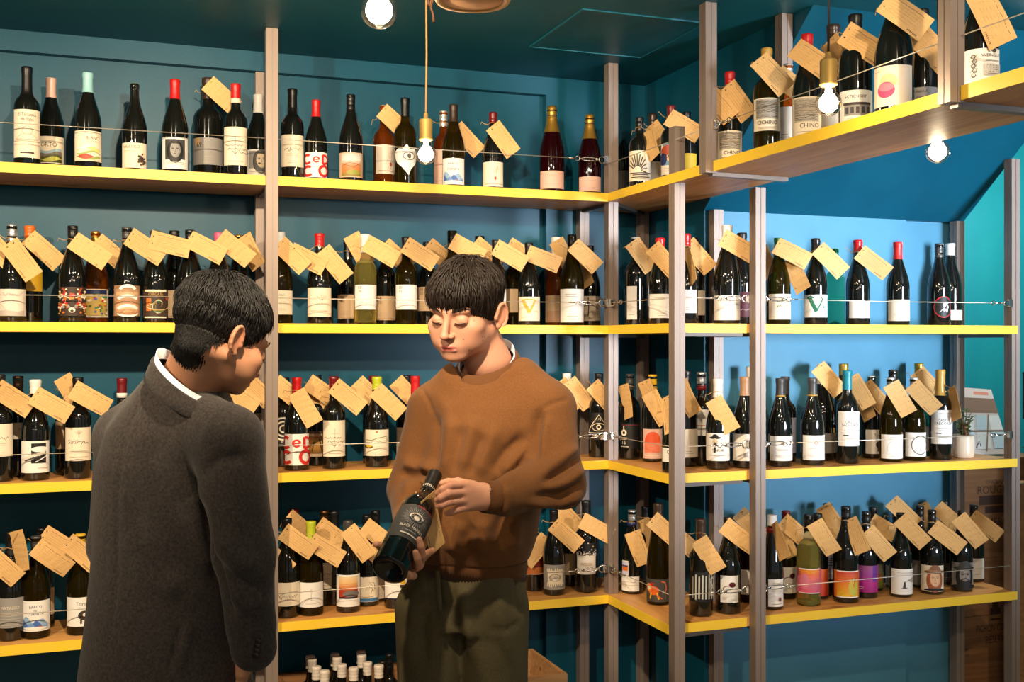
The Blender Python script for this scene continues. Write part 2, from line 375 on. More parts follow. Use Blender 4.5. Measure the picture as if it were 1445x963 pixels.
# ------------------------------------------------------------------ safety cables with turnbuckles
def ringpts(c, ax, ay, ra, rb, n=14):
    return [c + ax * (ra * math.cos(2 * math.pi * k / n)) + ay * (rb * math.sin(2 * math.pi * k / n)) for k in range(n)]
def cable(p, q, label, ends):
    """wire from p to q; ends: 0 = plain, 1 = turnbuckle, clamp at that end"""
    p = Vector(p); q = Vector(q); t = (q - p).normalized(); up = Vector((0, 0, 1)); side = t.cross(up).normalized()
    o = empty('safety_cable', p, 0, label, 'cable', 'steel cables holding the bottles')
    a, b = p.copy(), q.copy()
    for e, (c, s) in enumerate(((p, 1), (q, -1))):
        if not ends[e]: continue
        tt = t * s
        cl = MB()
        cl.tube(local(o, ringpts(c + tt * 0.013, tt, up, 0.013, 0.012)), 0.0026, 6, True)
        bxp = c - o.location; cl.box(bxp.x - 0.007, bxp.y - 0.007, bxp.z - 0.014, bxp.x + 0.007, bxp.y + 0.007, bxp.z + 0.014)
        cl.obj('post_clamp', M_STEEL, o)
        tb = MB()
        if ends[e] == 1:
            tb.tube(local(o, ringpts(c + tt * 0.062, tt, up, 0.034, 0.0062, 18)), 0.0021, 6, True)
            tb.tube(local(o, [c + tt * 0.022, c + tt * 0.04]), 0.0024, 6)
            tb.tube(local(o, [c + tt * 0.084, c + tt * 0.104]), 0.0024, 6)
            tb.tube(local(o, ringpts(c + tt * 0.110, tt, up, 0.009, 0.0075)), 0.0018, 6, True)
            tb.tube(local(o, [c + tt * 0.118, c + tt * 0.145]), 0.0028, 6)
            off = 0.12
        else:
            tb.tube(local(o, ringpts(c + tt * 0.032, tt, side, 0.012, 0.007)), 0.002, 6, True)
            tb.tube(local(o, [c + tt * 0.040, c + tt * 0.072]), 0.003, 6)
            tb.tube(local(o, ringpts(c + tt * 0.078, tt, up, 0.009, 0.007)), 0.002, 6, True)
            off = 0.085
        tb.obj('turnbuckle' if ends[e] == 1 else 'cable_thimble', M_STEEL, o)
        if e == 0: a = c + tt * off
        else: b = c + tt * off
    m = (a + b) / 2 - Vector((0, 0, 0.0012 * (b - a).length))
    MB().tube(local(o, [a, m, b]), 0.0013, 6).obj('wire', M_CABLE, o)
cz = {1: ZS[1] + 0.122, 2: ZS[2] + 0.083, 3: ZS[3] + 0.088, 4: ZS[4] + 0.093}
for lv in (1, 2, 3, 4):
    n = NM[lv]; z = cz[lv]
    cable((-2.65, YA + 0.004, z), (PX1 - 0.02, YA + 0.004, z), f'thin steel cable across {n} shelf left of leftmost post', (0, 0))
    cable((PX1 + 0.02, YA + 0.004, z), (XB - 0.004, YA + 0.014, z), f'steel cable with turnbuckle across {n} shelf up to corner post', (0, 1))
    if lv > 1:
        cable((XB + 0.012, YA - 0.002, z), (XB + 0.012, YC + 0.002, z), f'short steel cable from corner post across {n} corner board', (2, 0))
        cable((XB + 0.038, YC - 0.006, z), (PX4 - 0.022, YC - 0.006, z), f'short steel cable with turnbuckle over {n} shelf left of alcove post', (0, 1))
        cable((PX4 + 0.022, YC - 0.006, z), (3.10, YC + 0.012, z), f'steel cable with turnbuckle across {n} alcove shelf', (1, 2 if lv < 4 else 0))
zb = ZS[1] + 0.108
cable((XB + 0.002, 2.895, zb), (XB + 0.002, 1.92, zb), 'steel cable across high side shelf between its posts', (2, 0))
cable((XB + 0.002, 1.88, zb), (XB + 0.002, 0.95, zb), 'steel cable across high side shelf nearest the viewer', (0, 0))
cable((XB + 0.004, YA - 0.0, zb), (XB + 0.004, 2.945, zb), 'steel cable across high side shelf next to the corner', (0, 0))

# ------------------------------------------------------------------ pendant bulbs
BULBMESH = {}
def pendant(px, py, d, gr, label, socket=True, cord=M_BLACK, top=CEIL):
    c = atd(px, py, d); o = empty('pendant_bulb', c, 0, label, 'light bulb', 'hanging light bulbs')
    prof = [(0.0005, -gr)] + [(gr * math.cos(a), gr * math.sin(a)) for a in [R(-75 + 12 * k) for k in range(12)]]
    neck = gr * 0.52
    prof += [(neck * 1.08, gr * 0.95), (neck, gr * 1.25), (neck, gr * 1.55)]
    MB().lathe(prof, 24, caps=False).obj('glass_globe', M_BULB, o)
    gl = MB()
    gl.lathe([(0.0005, -gr * 0.72)] + [(gr * 0.72 * math.cos(R(q)), gr * 0.72 * math.sin(R(q))) for q in range(-75, 76, 15)] + [(gr * 0.25, gr * 0.8), (gr * 0.2, gr * 1.3)], 20)  # emissive body shaped like the glare that fills the globe
    gl.obj('glow_core', M_GLOW, o)
    s0 = gr * 1.5
    if socket:
        sp = [(neck * 1.0, s0 - gr * 0.18), (neck * 1.3, s0 - gr * 0.1), (neck * 1.3, s0), (neck * 1.22, s0 + 0.002), (neck * 1.25, s0 + 0.05), (neck * 1.1, s0 + 0.053), (neck * 0.45, s0 + 0.055), (neck * 0.4, s0 + 0.068), (0.004, s0 + 0.07)]
        MB().lathe(sp, 24).obj('brass_socket', M_BRASS, o)
        s1 = s0 + 0.068
    else:
        MB().lathe([(neck * 1.05, s0 - 0.004), (neck * 1.1, s0 + 0.035), (neck * 0.6, s0 + 0.045)], 20).obj('dark_socket', M_BLACK, o)
        s1 = s0 + 0.044
    MB().tube([(0, 0, s1), (0.002, 0, s1 + (top - c.z - s1) * 0.4), (0, 0, top - c.z)], 0.0026, 8).obj('cord', cord, o)
    MB().lathe([(0.03, top - c.z - 0.012), (0.032, top - c.z)], 20).obj('ceiling_cup', M_BLACK, o)
    return o, c
pendant(535, 15, 2.35, 0.039, 'bare glowing globe bulb hanging near the ceiling left of the tan cord', False)
pb, pbc = pendant(601, 218, 3.0, 0.028, 'glowing bulb in brass socket hanging from the tan cord', True, M_TANCORD)
pendant(1169, 146, 2.45, 0.029, 'glowing bulb in brass socket on black cord before the high side shelf', True)
pendant(1323, 214, 2.98, 0.032, 'glowing globe bulb hanging below and behind the high side shelf', False)
# leather thong knotted to the tan cord
k0 = atd(606.5, -12, 3.0); kk = [atd(*q, 2.99) for q in ((607, -30), (609, -5), (607, 8), (611, 20), (612, 31))]
k2 = [atd(*q, 2.985) for q in ((613, -30), (612, -4), (608, 10), (604, 6), (605, -12))]
MB().tube(local(pb, kk), 0.0032, 6).tube(local(pb, k2), 0.0026, 6).obj('leather_thong', M_LEATHER, pb)
# wooden pendant shade whose underside dips into the frame
wc = atd(667, 2, 2.25); wl = empty('wooden_lamp_shade', wc, 0, 'round pale wooden lamp shade at top edge right of tan cord', 'lamp')
MB().lathe([(0.062, 0.012), (0.064, 0.0), (0.074, -0.002), (0.0775, 0.004), (0.072, 0.04), (0.05, 0.09), (0.02, 0.12), (0.006, 0.125)], 36).obj('shade', principled('pale_wood', srgb(212, 160, 96), 0.55), wl)
MB().lathe([(0.0005, 0.001), (0.062, 0.001), (0.062, 0.012)], 36, caps=False).obj('underside_panel', mottled('shade_cork', srgb(206, 150, 102), srgb(214, 160, 110), 30, 0.8), wl)
MB().tube([(0, 0, 0.12), (0, 0, CEIL - wc.z)], 0.0025, 8).obj('cord', M_BLACK, wl)

# ------------------------------------------------------------------ wine bottles
PAL = {k: srgb(*v) for k, v in dict(
    cream=(236, 222, 198), white=(240, 236, 230), paper=(226, 214, 200), grey=(150, 146, 142), dgrey=(66, 64, 64), black=(18, 17, 18), tan=(206, 176, 140),
    kraft=(198, 160, 110), red=(196, 22, 26), dred=(112, 16, 24), wine=(92, 22, 34), ltblue=(150, 204, 208), blue=(70, 110, 180), navy=(34, 44, 92),
    sky=(150, 180, 214), olive=(96, 104, 30), green=(40, 130, 90), lime=(190, 200, 50), gold=(190, 146, 62), yellow=(226, 178, 34), orange=(222, 110, 34),
    amber=(196, 108, 30), pink=(222, 92, 130), rose=(226, 184, 168), peach=(240, 200, 150), magenta=(168, 26, 120), violet=(120, 60, 150), lilac=(196, 196, 226),
    silver=(206, 206, 208), teal=(16, 124, 144), brown=(94, 60, 38), dbrown=(58, 40, 30), beige=(206, 186, 156), ink=(60, 48, 44), faint=(178, 160, 142),
    skin=(222, 180, 140), sepia=(176, 132, 96), moss=(120, 130, 60), brick=(170, 70, 40)).items()}

SHAPES = {   # (radius, profile of (r/r0, z/h)), 30 cm tall
    'U': (0.0405, [(0.80, 0.0), (0.965, 0.006), (1, 0.02), (1, 0.46), (0.985, 0.50), (0.93, 0.55), (0.82, 0.61), (0.66, 0.68), (0.51, 0.745), (0.41, 0.80), (0.365, 0.85), (0.355, 0.93), (0.36, 0.955), (0.385, 0.96), (0.385, 0.985), (0.35, 1.0)]),
    'B': (0.0375, [(0.82, 0.0), (0.97, 0.006), (1, 0.02), (1, 0.585), (0.985, 0.615), (0.93, 0.645), (0.80, 0.68), (0.60, 0.708), (0.45, 0.735), (0.40, 0.77), (0.385, 0.85), (0.38, 0.94), (0.385, 0.955), (0.41, 0.96), (0.41, 0.985), (0.37, 1.0)]),
    'F': (0.0365, [(0.82, 0.0), (0.97, 0.006), (1, 0.02), (1, 0.40), (0.96, 0.47), (0.86, 0.56), (0.72, 0.66), (0.58, 0.75), (0.46, 0.83), (0.40, 0.89), (0.385, 0.95), (0.41, 0.96), (0.41, 0.985), (0.37, 1.0)]),
    'C': (0.0425, [(0.84, 0.0), (0.97, 0.008), (1, 0.025), (1, 0.45), (0.98, 0.50), (0.89, 0.57), (0.74, 0.65), (0.58, 0.73), (0.46, 0.80), (0.40, 0.86), (0.37, 0.93), (0.40, 0.94), (0.40, 0.955), (0.36, 0.965), (0.36, 1.0)]),
    'S': (0.0430, [(0.86, 0.0), (0.98, 0.006), (1, 0.02), (1, 0.60), (0.97, 0.645), (0.88, 0.69), (0.70, 0.73), (0.50, 0.76), (0.39, 0.79), (0.36, 0.83), (0.36, 0.93), (0.40, 0.935), (0.40, 0.95), (0.36, 0.955), (0.36, 1.0)]),
}
CAPS = {  # kind: (from z/h, material, profile offset list)
    'L': (0.80, M_CAPM), 'W': (0.865, M_WAX), 'F': (0.815, M_CAPF), 'S': (0.825, M_CAPM), 'C': (0.70, M_CAPF), 'K': (0.955, M_CAPM), 'M': (0.72, M_CAPM)}
_gm = {}; _cm = {}
def prof_at(sh, t):
    p = SHAPES[sh][1]
    for (r0, z0), (r1, z1) in zip(p, p[1:]):
        if z0 <= t <= z1 and z1 > z0: return r0 + (r1 - r0) * (t - z0) / (z1 - z0)
    return p[-1][0]
def glass_mesh(sh, gl):
    if (sh, gl) not in _gm:
        r0, p = SHAPES[sh]
        prof = [(0.0006, 0.022)] + [(0.5 * r0, 0.012), (0.72 * r0, 0.001)] + [(a * r0, z * 0.30) for a, z in p]
        _gm[sh, gl] = MB().lathe(prof, 28).mesh('glass_body', GLASS[gl]); edge_smooth(_gm[sh, gl], 60)
    return _gm[sh, gl]
def cap_mesh(sh, kind):
    if (sh, kind) not in _cm:
        r0 = SHAPES[sh][0]; z0, mat = CAPS[kind]; pr = []
        n = 14
        for i in range(n + 1):
            t = z0 + (1.004 - z0) * i / n
            r = prof_at(sh, min(t, 0.985)) * r0 + 0.0007
            if kind == 'S' or kind == 'F':
                r = max(prof_at(sh, 0.93) * r0, 0.0140) + 0.0009 - (0.0009 if i in (4, 5, 9) else 0)
            if kind == 'W': r += 0.0006 + 0.0006 * math.sin(i * 1.7)
            if kind == 'C' : r += 0.0012 * math.sin(i * 2.6) if i > 7 else 0.0004
            if kind == 'K': r = 0.0115
            pr.append((r, t * 0.30))
        top = pr[-1]
        pr += [(top[0] - 0.0016, top[1] + 0.0014), (top[0] * 0.5, top[1] + 0.0018), (0.0004, top[1] + 0.0018)]
        _cm[sh, kind] = MB().lathe(pr, 24).mesh('capsule', mat); edge_smooth(_cm[sh, kind], 50)
    return _cm[sh, kind]

_txt = {}
def text_geo(s):
    """triangulated outline of a string, cap height about 1, centred on x"""
    if s not in _txt:
        c = D.curves.new('t', 'FONT'); c.body = s; c.size = 1.0; c.resolution_u = 2; c.align_x = 'CENTER'
        o = D.objects.new('t', c); me = o.to_mesh()
        v = np.array([tuple(x.co[:2]) for x in me.vertices]).reshape(-1, 2) / 0.7 if len(me.vertices) else np.zeros((0, 2))
        f = [tuple(p.vertices) for p in me.polygons]
        o.to_mesh_clear(); D.objects.remove(o); D.curves.remove(c); _txt[s] = (v, f)
    return _txt[s]

class Print:
    """flat print: coloured polygons in label units (height 1), laid onto a surface by a mapping"""
    def __init__(s, col=None): s.v = []; s.f = []; s.c = []; s.lay = 0
    def c_(s, c): return PAL[c] if isinstance(c, str) else c
    def poly(s, pts, c, faces=None):
        s.lay += 1; n = len(s.v); s.v += [(x, y, s.lay) for x, y in pts]
        for f in (faces or [tuple(range(len(pts)))]): s.f.append(tuple(i + n for i in f)); s.c.append(s.c_(c))
    def rect(s, x0, y0, x1, y1, c, n=8):
        pts = []; fs = []
        for i in range(n + 1):
            x = x0 + (x1 - x0) * i / n; pts += [(x, y0), (x, y1)]
        for i in range(n): fs.append((2 * i, 2 * i + 2, 2 * i + 3, 2 * i + 1))
        s.poly(pts, c, fs)
    def grad(s, x0, y0, x1, y1, cs, n=8, m=10):
        """smooth colour change from cs[0] at the bottom to cs[-1] at the top"""
        for j in range(m):
            t = (j + 0.5) / m * (len(cs) - 1); i = min(int(t), len(cs) - 2); k = t - i
            a, b = s.c_(cs[i]), s.c_(cs[i + 1])
            s.rect(x0, y0 + (y1 - y0) * j / m, x1, y0 + (y1 - y0) * (j + 1) / m, tuple(p + (q - p) * k for p, q in zip(a, b)), n)
            s.lay -= 1
        s.lay += 1
    def ell(s, cx, cy, rx, ry, c, n=20, a0=0, a1=360):
        pts = [(cx, cy)] + [(cx + rx * math.cos(R(a0 + (a1 - a0) * k / n)), cy + ry * math.sin(R(a0 + (a1 - a0) * k / n))) for k in range(n + 1)]
        s.poly(pts, c, [(0, k + 1, k + 2) for k in range(n)])
    def arc(s, cx, cy, rx, ry, w, c, a0=0, a1=360, n=24):
        pts = []; fs = []
        for k in range(n + 1):
            a = R(a0 + (a1 - a0) * k / n)
            for q in (-w / 2, w / 2): pts.append((cx + (rx + q) * math.cos(a), cy + (ry + q) * math.sin(a)))
        for k in range(n): fs.append((2 * k, 2 * k + 1, 2 * k + 3, 2 * k + 2))
        s.poly(pts, c, fs)
    def line(s, pts, w, c):
        o = []; fs = []; P = [Vector((p[0], p[1])) for p in pts]
        for i, p in enumerate(P):
            t = (P[min(i + 1, len(P) - 1)] - P[max(i - 1, 0)]).normalized(); nn = Vector((-t.y, t.x)) * w / 2
            o += [tuple(p - nn), tuple(p + nn)]
        for i in range(len(P) - 1): fs.append((2 * i, 2 * i + 2, 2 * i + 3, 2 * i + 1))
        s.poly(o, c, fs)
    def text(s, t, x, y, size, c, wmax=None, sx=1.0):
        v, f = text_geo(t)
        if not len(v): return
        w = (v[:, 0].max() - v[:, 0].min()) * size * sx
        k = min(1.0, wmax / w) if wmax else 1.0
        s.poly([(x + a * size * k * sx, y + b * size) for a, b in v], c, f)
    def scrib(s, x0, x1, y, h, c, w=0.012, seed=0, n=16):
        rn = random.Random(seed)
        s.line([(x0 + (x1 - x0) * i / n, y + rn.uniform(-h, h)) for i in range(n + 1)], w, c)
    def fine(s, x0, x1, ys, c='faint', w=0.012):
        rn = random.Random(int(ys[0] * 1000))
        for y in ys:
            k = rn.uniform(0, 0.18) * (x1 - x0); s.rect(x0 + k, y - w / 2, x1 - k, y + w / 2, c, 4)
    def split(s, dx):
        """cut wide faces so that the print can follow a curved bottle"""
        F, C = [], []; st = []
        for f, c in zip(s.f, s.c):
            for k in range(1, len(f) - 1): st.append(((f[0], f[k], f[k + 1]), c))
        mid = {}
        while st:
            t, c = st.pop(); xs = [s.v[i][0] for i in t]
            if max(xs) - min(xs) <= dx: F.append(t); C.append(c); continue
            e = max(range(3), key=lambda k: abs(xs[k] - xs[(k + 1) % 3])); i, j, k = t[e], t[(e + 1) % 3], t[(e + 2) % 3]
            q = (min(i, j), max(i, j))
            if q not in mid: mid[q] = len(s.v); s.v.append(tuple((p + r) / 2 for p, r in zip(s.v[i], s.v[j])))
            m = mid[q]; st += [((i, m, k), c), ((m, j, k), c)]
        s.f, s.c = F, C
    def build(s, mapping, name, mat, parent, dx=None):
        if not s.f: return None
        if dx: s.split(dx)
        me = mesh(name, [mapping(x, y, l) for x, y, l in s.v], s.f, mat)
        ca = me.color_attributes.new('Col', 'FLOAT_COLOR', 'CORNER')
        buf = []
        for p, c in zip(me.polygons, s.c): buf += list(c) * p.loop_total
        ca.data.foreach_set('color', buf)
        return link(name, me, parent)

# ---- the pictures and words on the labels; a = half of the width that shows, heights 0..1
def hills(p, a, y0, cols, seed=1):
    rn = random.Random(seed)
    for i, c in enumerate(cols):
        yb = y0 * (1 - i / len(cols)); ph = rn.uniform(0, 6)
        xs = [-a + 2 * a * k / 14 for k in range(15)]
        tops = [(x, yb + 0.055 * math.sin(3.2 * x / a + ph)) for x in xs]; pts = []; fs = []
        for (x, y) in tops: pts += [(x, 0.03), (x, max(0.05, y))]
        for k in range(14): fs.append((2 * k, 2 * k + 2, 2 * k + 3, 2 * k + 1))
        p.poly(pts, c, fs)
def face(p, x, y, s, skin, hair, dark, hat=None):
    mix = lambda k: tuple(a + (b - a) * k for a, b in zip(p.c_(skin), p.c_(dark)))
    p.ell(x, y - 0.08 * s, 0.42 * s, 0.60 * s, hair); p.ell(x + .02 * s, y, 0.25 * s, 0.40 * s, mix(.3)); p.ell(x - .03 * s, y + .01 * s, 0.21 * s, 0.36 * s, skin)
    p.ell(x, y + 0.30 * s, 0.29 * s, 0.15 * s, hair, 16, 0, 180)
    p.poly([(x + .01 * s, y + .08 * s), (x + .06 * s, y - .1 * s), (x - .01 * s, y - .12 * s)], mix(.35))
    for q in (-1, 1):
        p.ell(x + q * 0.11 * s, y + 0.055 * s, 0.075 * s, 0.045 * s, mix(.35)); p.ell(x + q * 0.11 * s, y + 0.05 * s, 0.05 * s, 0.020 * s, dark)
        p.line([(x + q * 0.04 * s, y + 0.11 * s), (x + q * 0.12 * s, y + 0.135 * s), (x + q * 0.19 * s, y + 0.11 * s)], 0.024 * s, mix(.8))
    p.line([(x - 0.03 * s, y - 0.125 * s), (x + .03 * s, y - .125 * s)], 0.02 * s, mix(.6))
    p.ell(x, y - 0.205 * s, 0.075 * s, 0.026 * s, mix(.55)); p.line([(x - .07 * s, y - .2 * s), (x + .07 * s, y - .2 * s)], .010 * s, dark)
    if hat:
        p.ell(x, y + 0.34 * s, 0.50 * s, 0.09 * s, hat); p.ell(x, y + 0.34 * s, 0.28 * s, 0.34 * s, hat, 16, 0, 180); p.line([(x - 0.28 * s, y + 0.40 * s), (x + 0.28 * s, y + 0.40 * s)], 0.05 * s, mix(.8))
def tree(p, x, y, s, c, seed=3):
    rn = random.Random(seed); p.line([(x, y), (x + 0.02 * s, y + 0.4 * s)], 0.05 * s, c)
    for k in range(9):
        a = R(20 + 17 * k); p.line([(x + 0.02 * s, y + 0.35 * s), (x + rn.uniform(.3, .55) * s * math.cos(a), y + 0.4 * s + 0.4 * s * math.sin(a))], 0.02 * s, c)
ART = {}
def art(n):
    def w(f): ART[n] = f; return f
    return w
@art('tarazolet')
def _(p, a):
    p.text('El Tarazolet', 0, .86, .075, 'ink', 1.5 * a); p.text('de Salis', 0, .76, .075, 'ink', a)
    p.arc(0, .56, .1, .09, .01, 'faint'); p.arc(0, .30, a * .95, .2, .008, 'faint', 20, 160); p.fine(-.35, .35, [.38, .34, .27], 'faint'); p.fine(-.14, .14, [.10], 'ink', .03)
@art('orto')
def _(p, a):
    p.text('ORTO', -.05, .62, .15, 'ink', 1.4 * a); hills(p, a * .97, .5, [srgb(150, 180, 190), srgb(120, 110, 100), srgb(80, 84, 40), srgb(190, 190, 70), srgb(60, 70, 40)], 2)
@art('blanc')
def _(p, a):
    p.text('BLANC', .12, .72, .10, 'ink', a); p.fine(-.1, .4, [.65], 'faint'); p.arc(0, .72, a * .95, .2, .008, 'faint', 20, 160)
    hills(p, a * .97, .48, [srgb(196, 214, 224), srgb(214, 206, 130), srgb(236, 220, 196), srgb(150, 170, 90), srgb(236, 222, 200), srgb(176, 64, 44), srgb(150, 160, 80), 'cream'], 4)
@art('vinatigo')
def _(p, a):
    p.text('VIÑATIGO', -.12, .78, .12, 'dgrey', 1.5 * a); p.fine(-.5, .1, [.68, .63], 'faint')
    rn = random.Random(4)
    for k in range(34): p.ell(.28 + rn.gauss(0, .09), .33 + rn.gauss(0, .10), .045, .045, random.Random(k).choice(['dbrown', 'brown', 'ink']), 8)
@art('photo_woman')
def _(p, a): p.rect(-a * .86, .30, a * .86, .93, 'dgrey'); face(p, 0, .60, .62, 'grey', 'black', 'black'); p.fine(-a * .7, a * .7, [.2, .15], 'faint')
@art('photo_close')
def _(p, a): p.rect(-a * .95, .26, a * .95, .95, 'grey'); face(p, .1, .60, .8, 'beige', 'dgrey', 'black'); p.ell(.02, .46, .05, .03, 'black'); p.fine(-.4, .4, [.12], 'faint')
@art('sixtynine')
def _(p, a): p.rect(-a, .72, -a * .55, 1, 'kraft', 3); p.text('69', -a * .62, .66, .16, 'black', .3); p.fine(-.2, .3, [.3, .1])
@art('brunello')
def _(p, a):
    p.line([(0, .25), (0, .78)], .012, 'faint'); p.line([(-.1, .64), (.12, .64)], .01, 'faint')
    for i, y in enumerate((.52, .42, .33)): p.scrib(-.30 + .1 * i, .18 + .14 * i, y, .035, 'ink', .012, i)
    p.fine(-.2, .2, [.1])
@art('script')
def _(p, a):
    p.scrib(-a * .8, a * .8, .55, .07, 'ink', .016, 3, 18); p.fine(-a * .6, a * .6, [.40, .35, .12], 'faint')
@art('cutscut')
def _(p, a):
    p.text('Sutil', -.18, .52, .12, 'ink', .5); p.scrib(-.05, a * .8, .55, .05, 'ink', .014, 5); tree(p, .0, .7, .3, 'faint'); p.fine(-.3, .3, [.3, .12])
@art('cedco')
def _(p, a):
    c = srgb(206, 38, 30)
    p.arc(-.42, .72, .19, .17, .10, c, 50, 320); p.arc(-.02, .70, .115, .10, .065, c, 0, 325); p.line([(-.11, .70), (.1, .71)], .05, c)
    p.line([(.24, .53), (.24, .90)], .10, c); p.arc(.26, .715, .30, .165, .085, c, -92, 92)
    p.arc(-.38, .25, .22, .18, .10, c, 50, 320); p.arc(.30, .26, .20, .20, .105, c); p.fine(-.1, .15, [.42], 'ink', .01)
@art('landscape')
def _(p, a):
    p.grad(-a * .93, .05, a * .93, .95, [srgb(120, 120, 50), srgb(200, 120, 60), srgb(206, 130, 80), srgb(220, 214, 206), srgb(190, 188, 186)])
    p.line([(-a * .9, .45), (-.1, .6), (a * .9, .5)], .02, 'brick'); p.line([(-a * .9, .55), (.1, .40), (a * .9, .62)], .018, 'brown'); p.ell(.1, .2, .3, .1, srgb(150, 150, 60))
@art('ornament')
def _(p, a):
    p.scrib(0, .25, .62, .12, 'faint', .01, 8, 12); p.scrib(.05, .25, .75, .1, 'faint', .01, 9, 10); p.line([(.1, .3), (.14, .6), (.2, .85)], .012, 'sepia'); p.ell(.1, .33, .05, .07, 'brick'); p.line([(.1, .15), (.1, .28)], .012, 'sepia'); p.fine(-.35, .5, [.10], 'faint', .03)
@art('barco')
def _(p, a):
    p.text('BARCO', 0, .76, .085, 'navy', a); p.text('DEL', 0, .66, .045, 'navy'); p.text('CORNETA', 0, .54, .085, 'navy', a * 1.2)
    for i, c in enumerate(('sky', 'blue', srgb(110, 150, 206))):
        pts = []; fs = []; rn = random.Random(i + 3)
        for k in range(13):
            x = -a * .97 + 2 * a * .97 * k / 12; pts += [(x, .06), (x, .42 - .1 * i + .09 * math.sin(k * .9 + i * 2) + rn.uniform(-.02, .02) - .12 * k / 12)]
        for k in range(12): fs.append((2 * k, 2 * k + 2, 2 * k + 3, 2 * k + 1))
        p.poly(pts, c, fs)
    p.ell(0, .10, .4, .05, 'white'); p.rect(.08, .14, .2, .17, 'orange', 2)
@art('pinkbox')
def _(p, a): p.text('L. MOULIN', -.1, .70, .10, 'faint', a); p.fine(-.5, .5, [.25, .15], 'faint', .02)
@art('fan')
def _(p, a):
    for k in range(11):
        t = R(-10 + 17 * k); p.line([(-.1 + .12 * math.cos(t), .36 + .12 * math.sin(t)), (-.1 + .62 * a * 1.5 * math.cos(t), .36 + .52 * math.sin(t))], .035, 'ink')
    p.fine(-.4, .4, [.26, .2, .12], 'ink', .03); p.fine(-.2, .2, [.06], 'faint')
@art('comic')
def _(p, a):
    p.rect(-a, .3, a, 1, srgb(110, 150, 180)); p.ell(-.1, .74, .3, .22, 'brick'); p.ell(.2, .82, .2, .14, 'orange'); p.ell(.05, .55, .22, .16, 'skin'); p.ell(-.3, .5, .16, .2, 'navy'); p.scrib(-a * .8, a * .8, .7, .2, 'ink', .02, 4, 14); p.fine(-.5, .5, [.2, .12], 'faint')
@art('chino')
def _(p, a):
    p.rect(-a * .97, .36, a * .97, .97, srgb(186, 178, 164)); rn = random.Random(5)
    for k in range(26): p.scrib(-a * .9, a * .9, .40 + .021 * k, .018, rn.choice(['faint', 'ink', 'dgrey']), .008, k, 9)
    p.text('CHINO', .08, .20, .12, 'ink', 1.3 * a); p.fine(-a * .7, a * .7, [.1], 'faint', .02)
@art('ichino')
def _(p, a):
    p.rect(-a * .97, .36, a * .97, .97, srgb(180, 172, 160)); rn = random.Random(9)
    for k in range(26): p.scrib(-a * .9, a * .9, .40 + .021 * k, .022, rn.choice(['grey', 'ink', 'dgrey']), .009, k + 40, 9)
    p.text('CICHINO', .0, .19, .12, 'ink', 1.5 * a); p.fine(-a * .7, a * .7, [.1, .06], 'faint', .015)
@art('house')
def _(p, a):
    p.text('scheuser', -.05, .76, .14, 'dgrey', 1.5 * a); p.rect(-.42, .22, .42, .58, 'grey'); p.rect(-.45, .54, .45, .62, 'ink')
    for x in (-.32, -.16, .0, .16, .32): p.rect(x - .05, .28, x + .05, .48, 'dgrey' if x else 'ink', 2)
    p.fine(-.4, .4, [.12], 'faint')
@art('circles')
def _(p, a):
    p.rect(-a * .92, .05, a * .92, .95, srgb(240, 222, 198)); p.ell(-.05, .62, .21, .19, srgb(240, 200, 150)); p.ell(-.12, .40, .23, .20, srgb(220, 66, 110)); p.ell(-.12, .47, .20, .10, srgb(236, 120, 140)); p.fine(-.5, -.2, [.88])
@art('greytext')
def _(p, a): p.text('LUNARIA', -.3, .66, .16, 'ink', a); p.fine(-.6, .4, [.4, .3, .2], 'dgrey', .03)
@art('vines')
def _(p, a):
    for k in range(5): p.arc(-a * .62 + .04 * (k % 2), .2 + .14 * k, .06, .06, .02, 'ink'); p.scrib(-a * .8, -a * .4, .18 + .15 * k, .04, 'dgrey', .014, k, 6)
    p.text('WEINGUT', .22, .74, .09, 'ink', .7); p.ell(.3, .92, .06, .06, 'dgrey'); p.rect(-.02, .18, .55, .52, srgb(196, 190, 182)); p.fine(.02, .5, [.62, .47, .41, .35, .29, .23], 'dgrey', .018)
@art('torn')
def _(p, a):
    p.scrib(-.35, .4, .80, .06, 'grey', .014, 2, 16); p.text('Minos', .1, .74, .10, 'grey', .5); p.line([(-a, .45), (-.4, .42), (-.2, .2), (.2, .12), (a, .2)], .012, 'faint'); p.poly([(-a, 0), (a, 0), (a, .22), (.2, .16), (-.2, .22), (-a, .2)], srgb(186, 178, 168), [(0, 1, 2, 3, 4, 5)])
@art('mask')
def _(p, a):
    rn = random.Random(3)
    for k in range(46):
        x = rn.uniform(.02, .5); y = rn.gauss(.5, .2); c = rn.choice(['cream', 'amber', 'brick', 'gold', 'cream', 'red', 'grey'])
        for q in (-1, 1): p.ell(q * x, y, .035 + .03 * rn.random(), .03 + .02 * rn.random(), c, 8)
    for q in (-1, 1): p.line([(q * .1, .62), (q * .34, .74), (q * .46, .66)], .035, 'cream'); p.line([(q * .2, .8), (q * .3, .97)], .06, 'brick')
    p.ell(0, .2, .1, .09, 'cream'); p.ell(0, .17, .05, .04, 'ink')
@art('garden')
def _(p, a):
    p.rect(-a, .82, a, .97, 'navy'); p.rect(-a, .05, a, .82, srgb(196, 168, 90)); rn = random.Random(6)
    for k in range(40): p.ell(rn.uniform(-a * .9, a * .9), rn.uniform(.1, .8), .05, .04, rn.choice(['moss', 'blue', 'olive', 'cream', 'green', 'yellow', 'red']), 8)
    p.rect(-a, .0, a, .05, 'white')
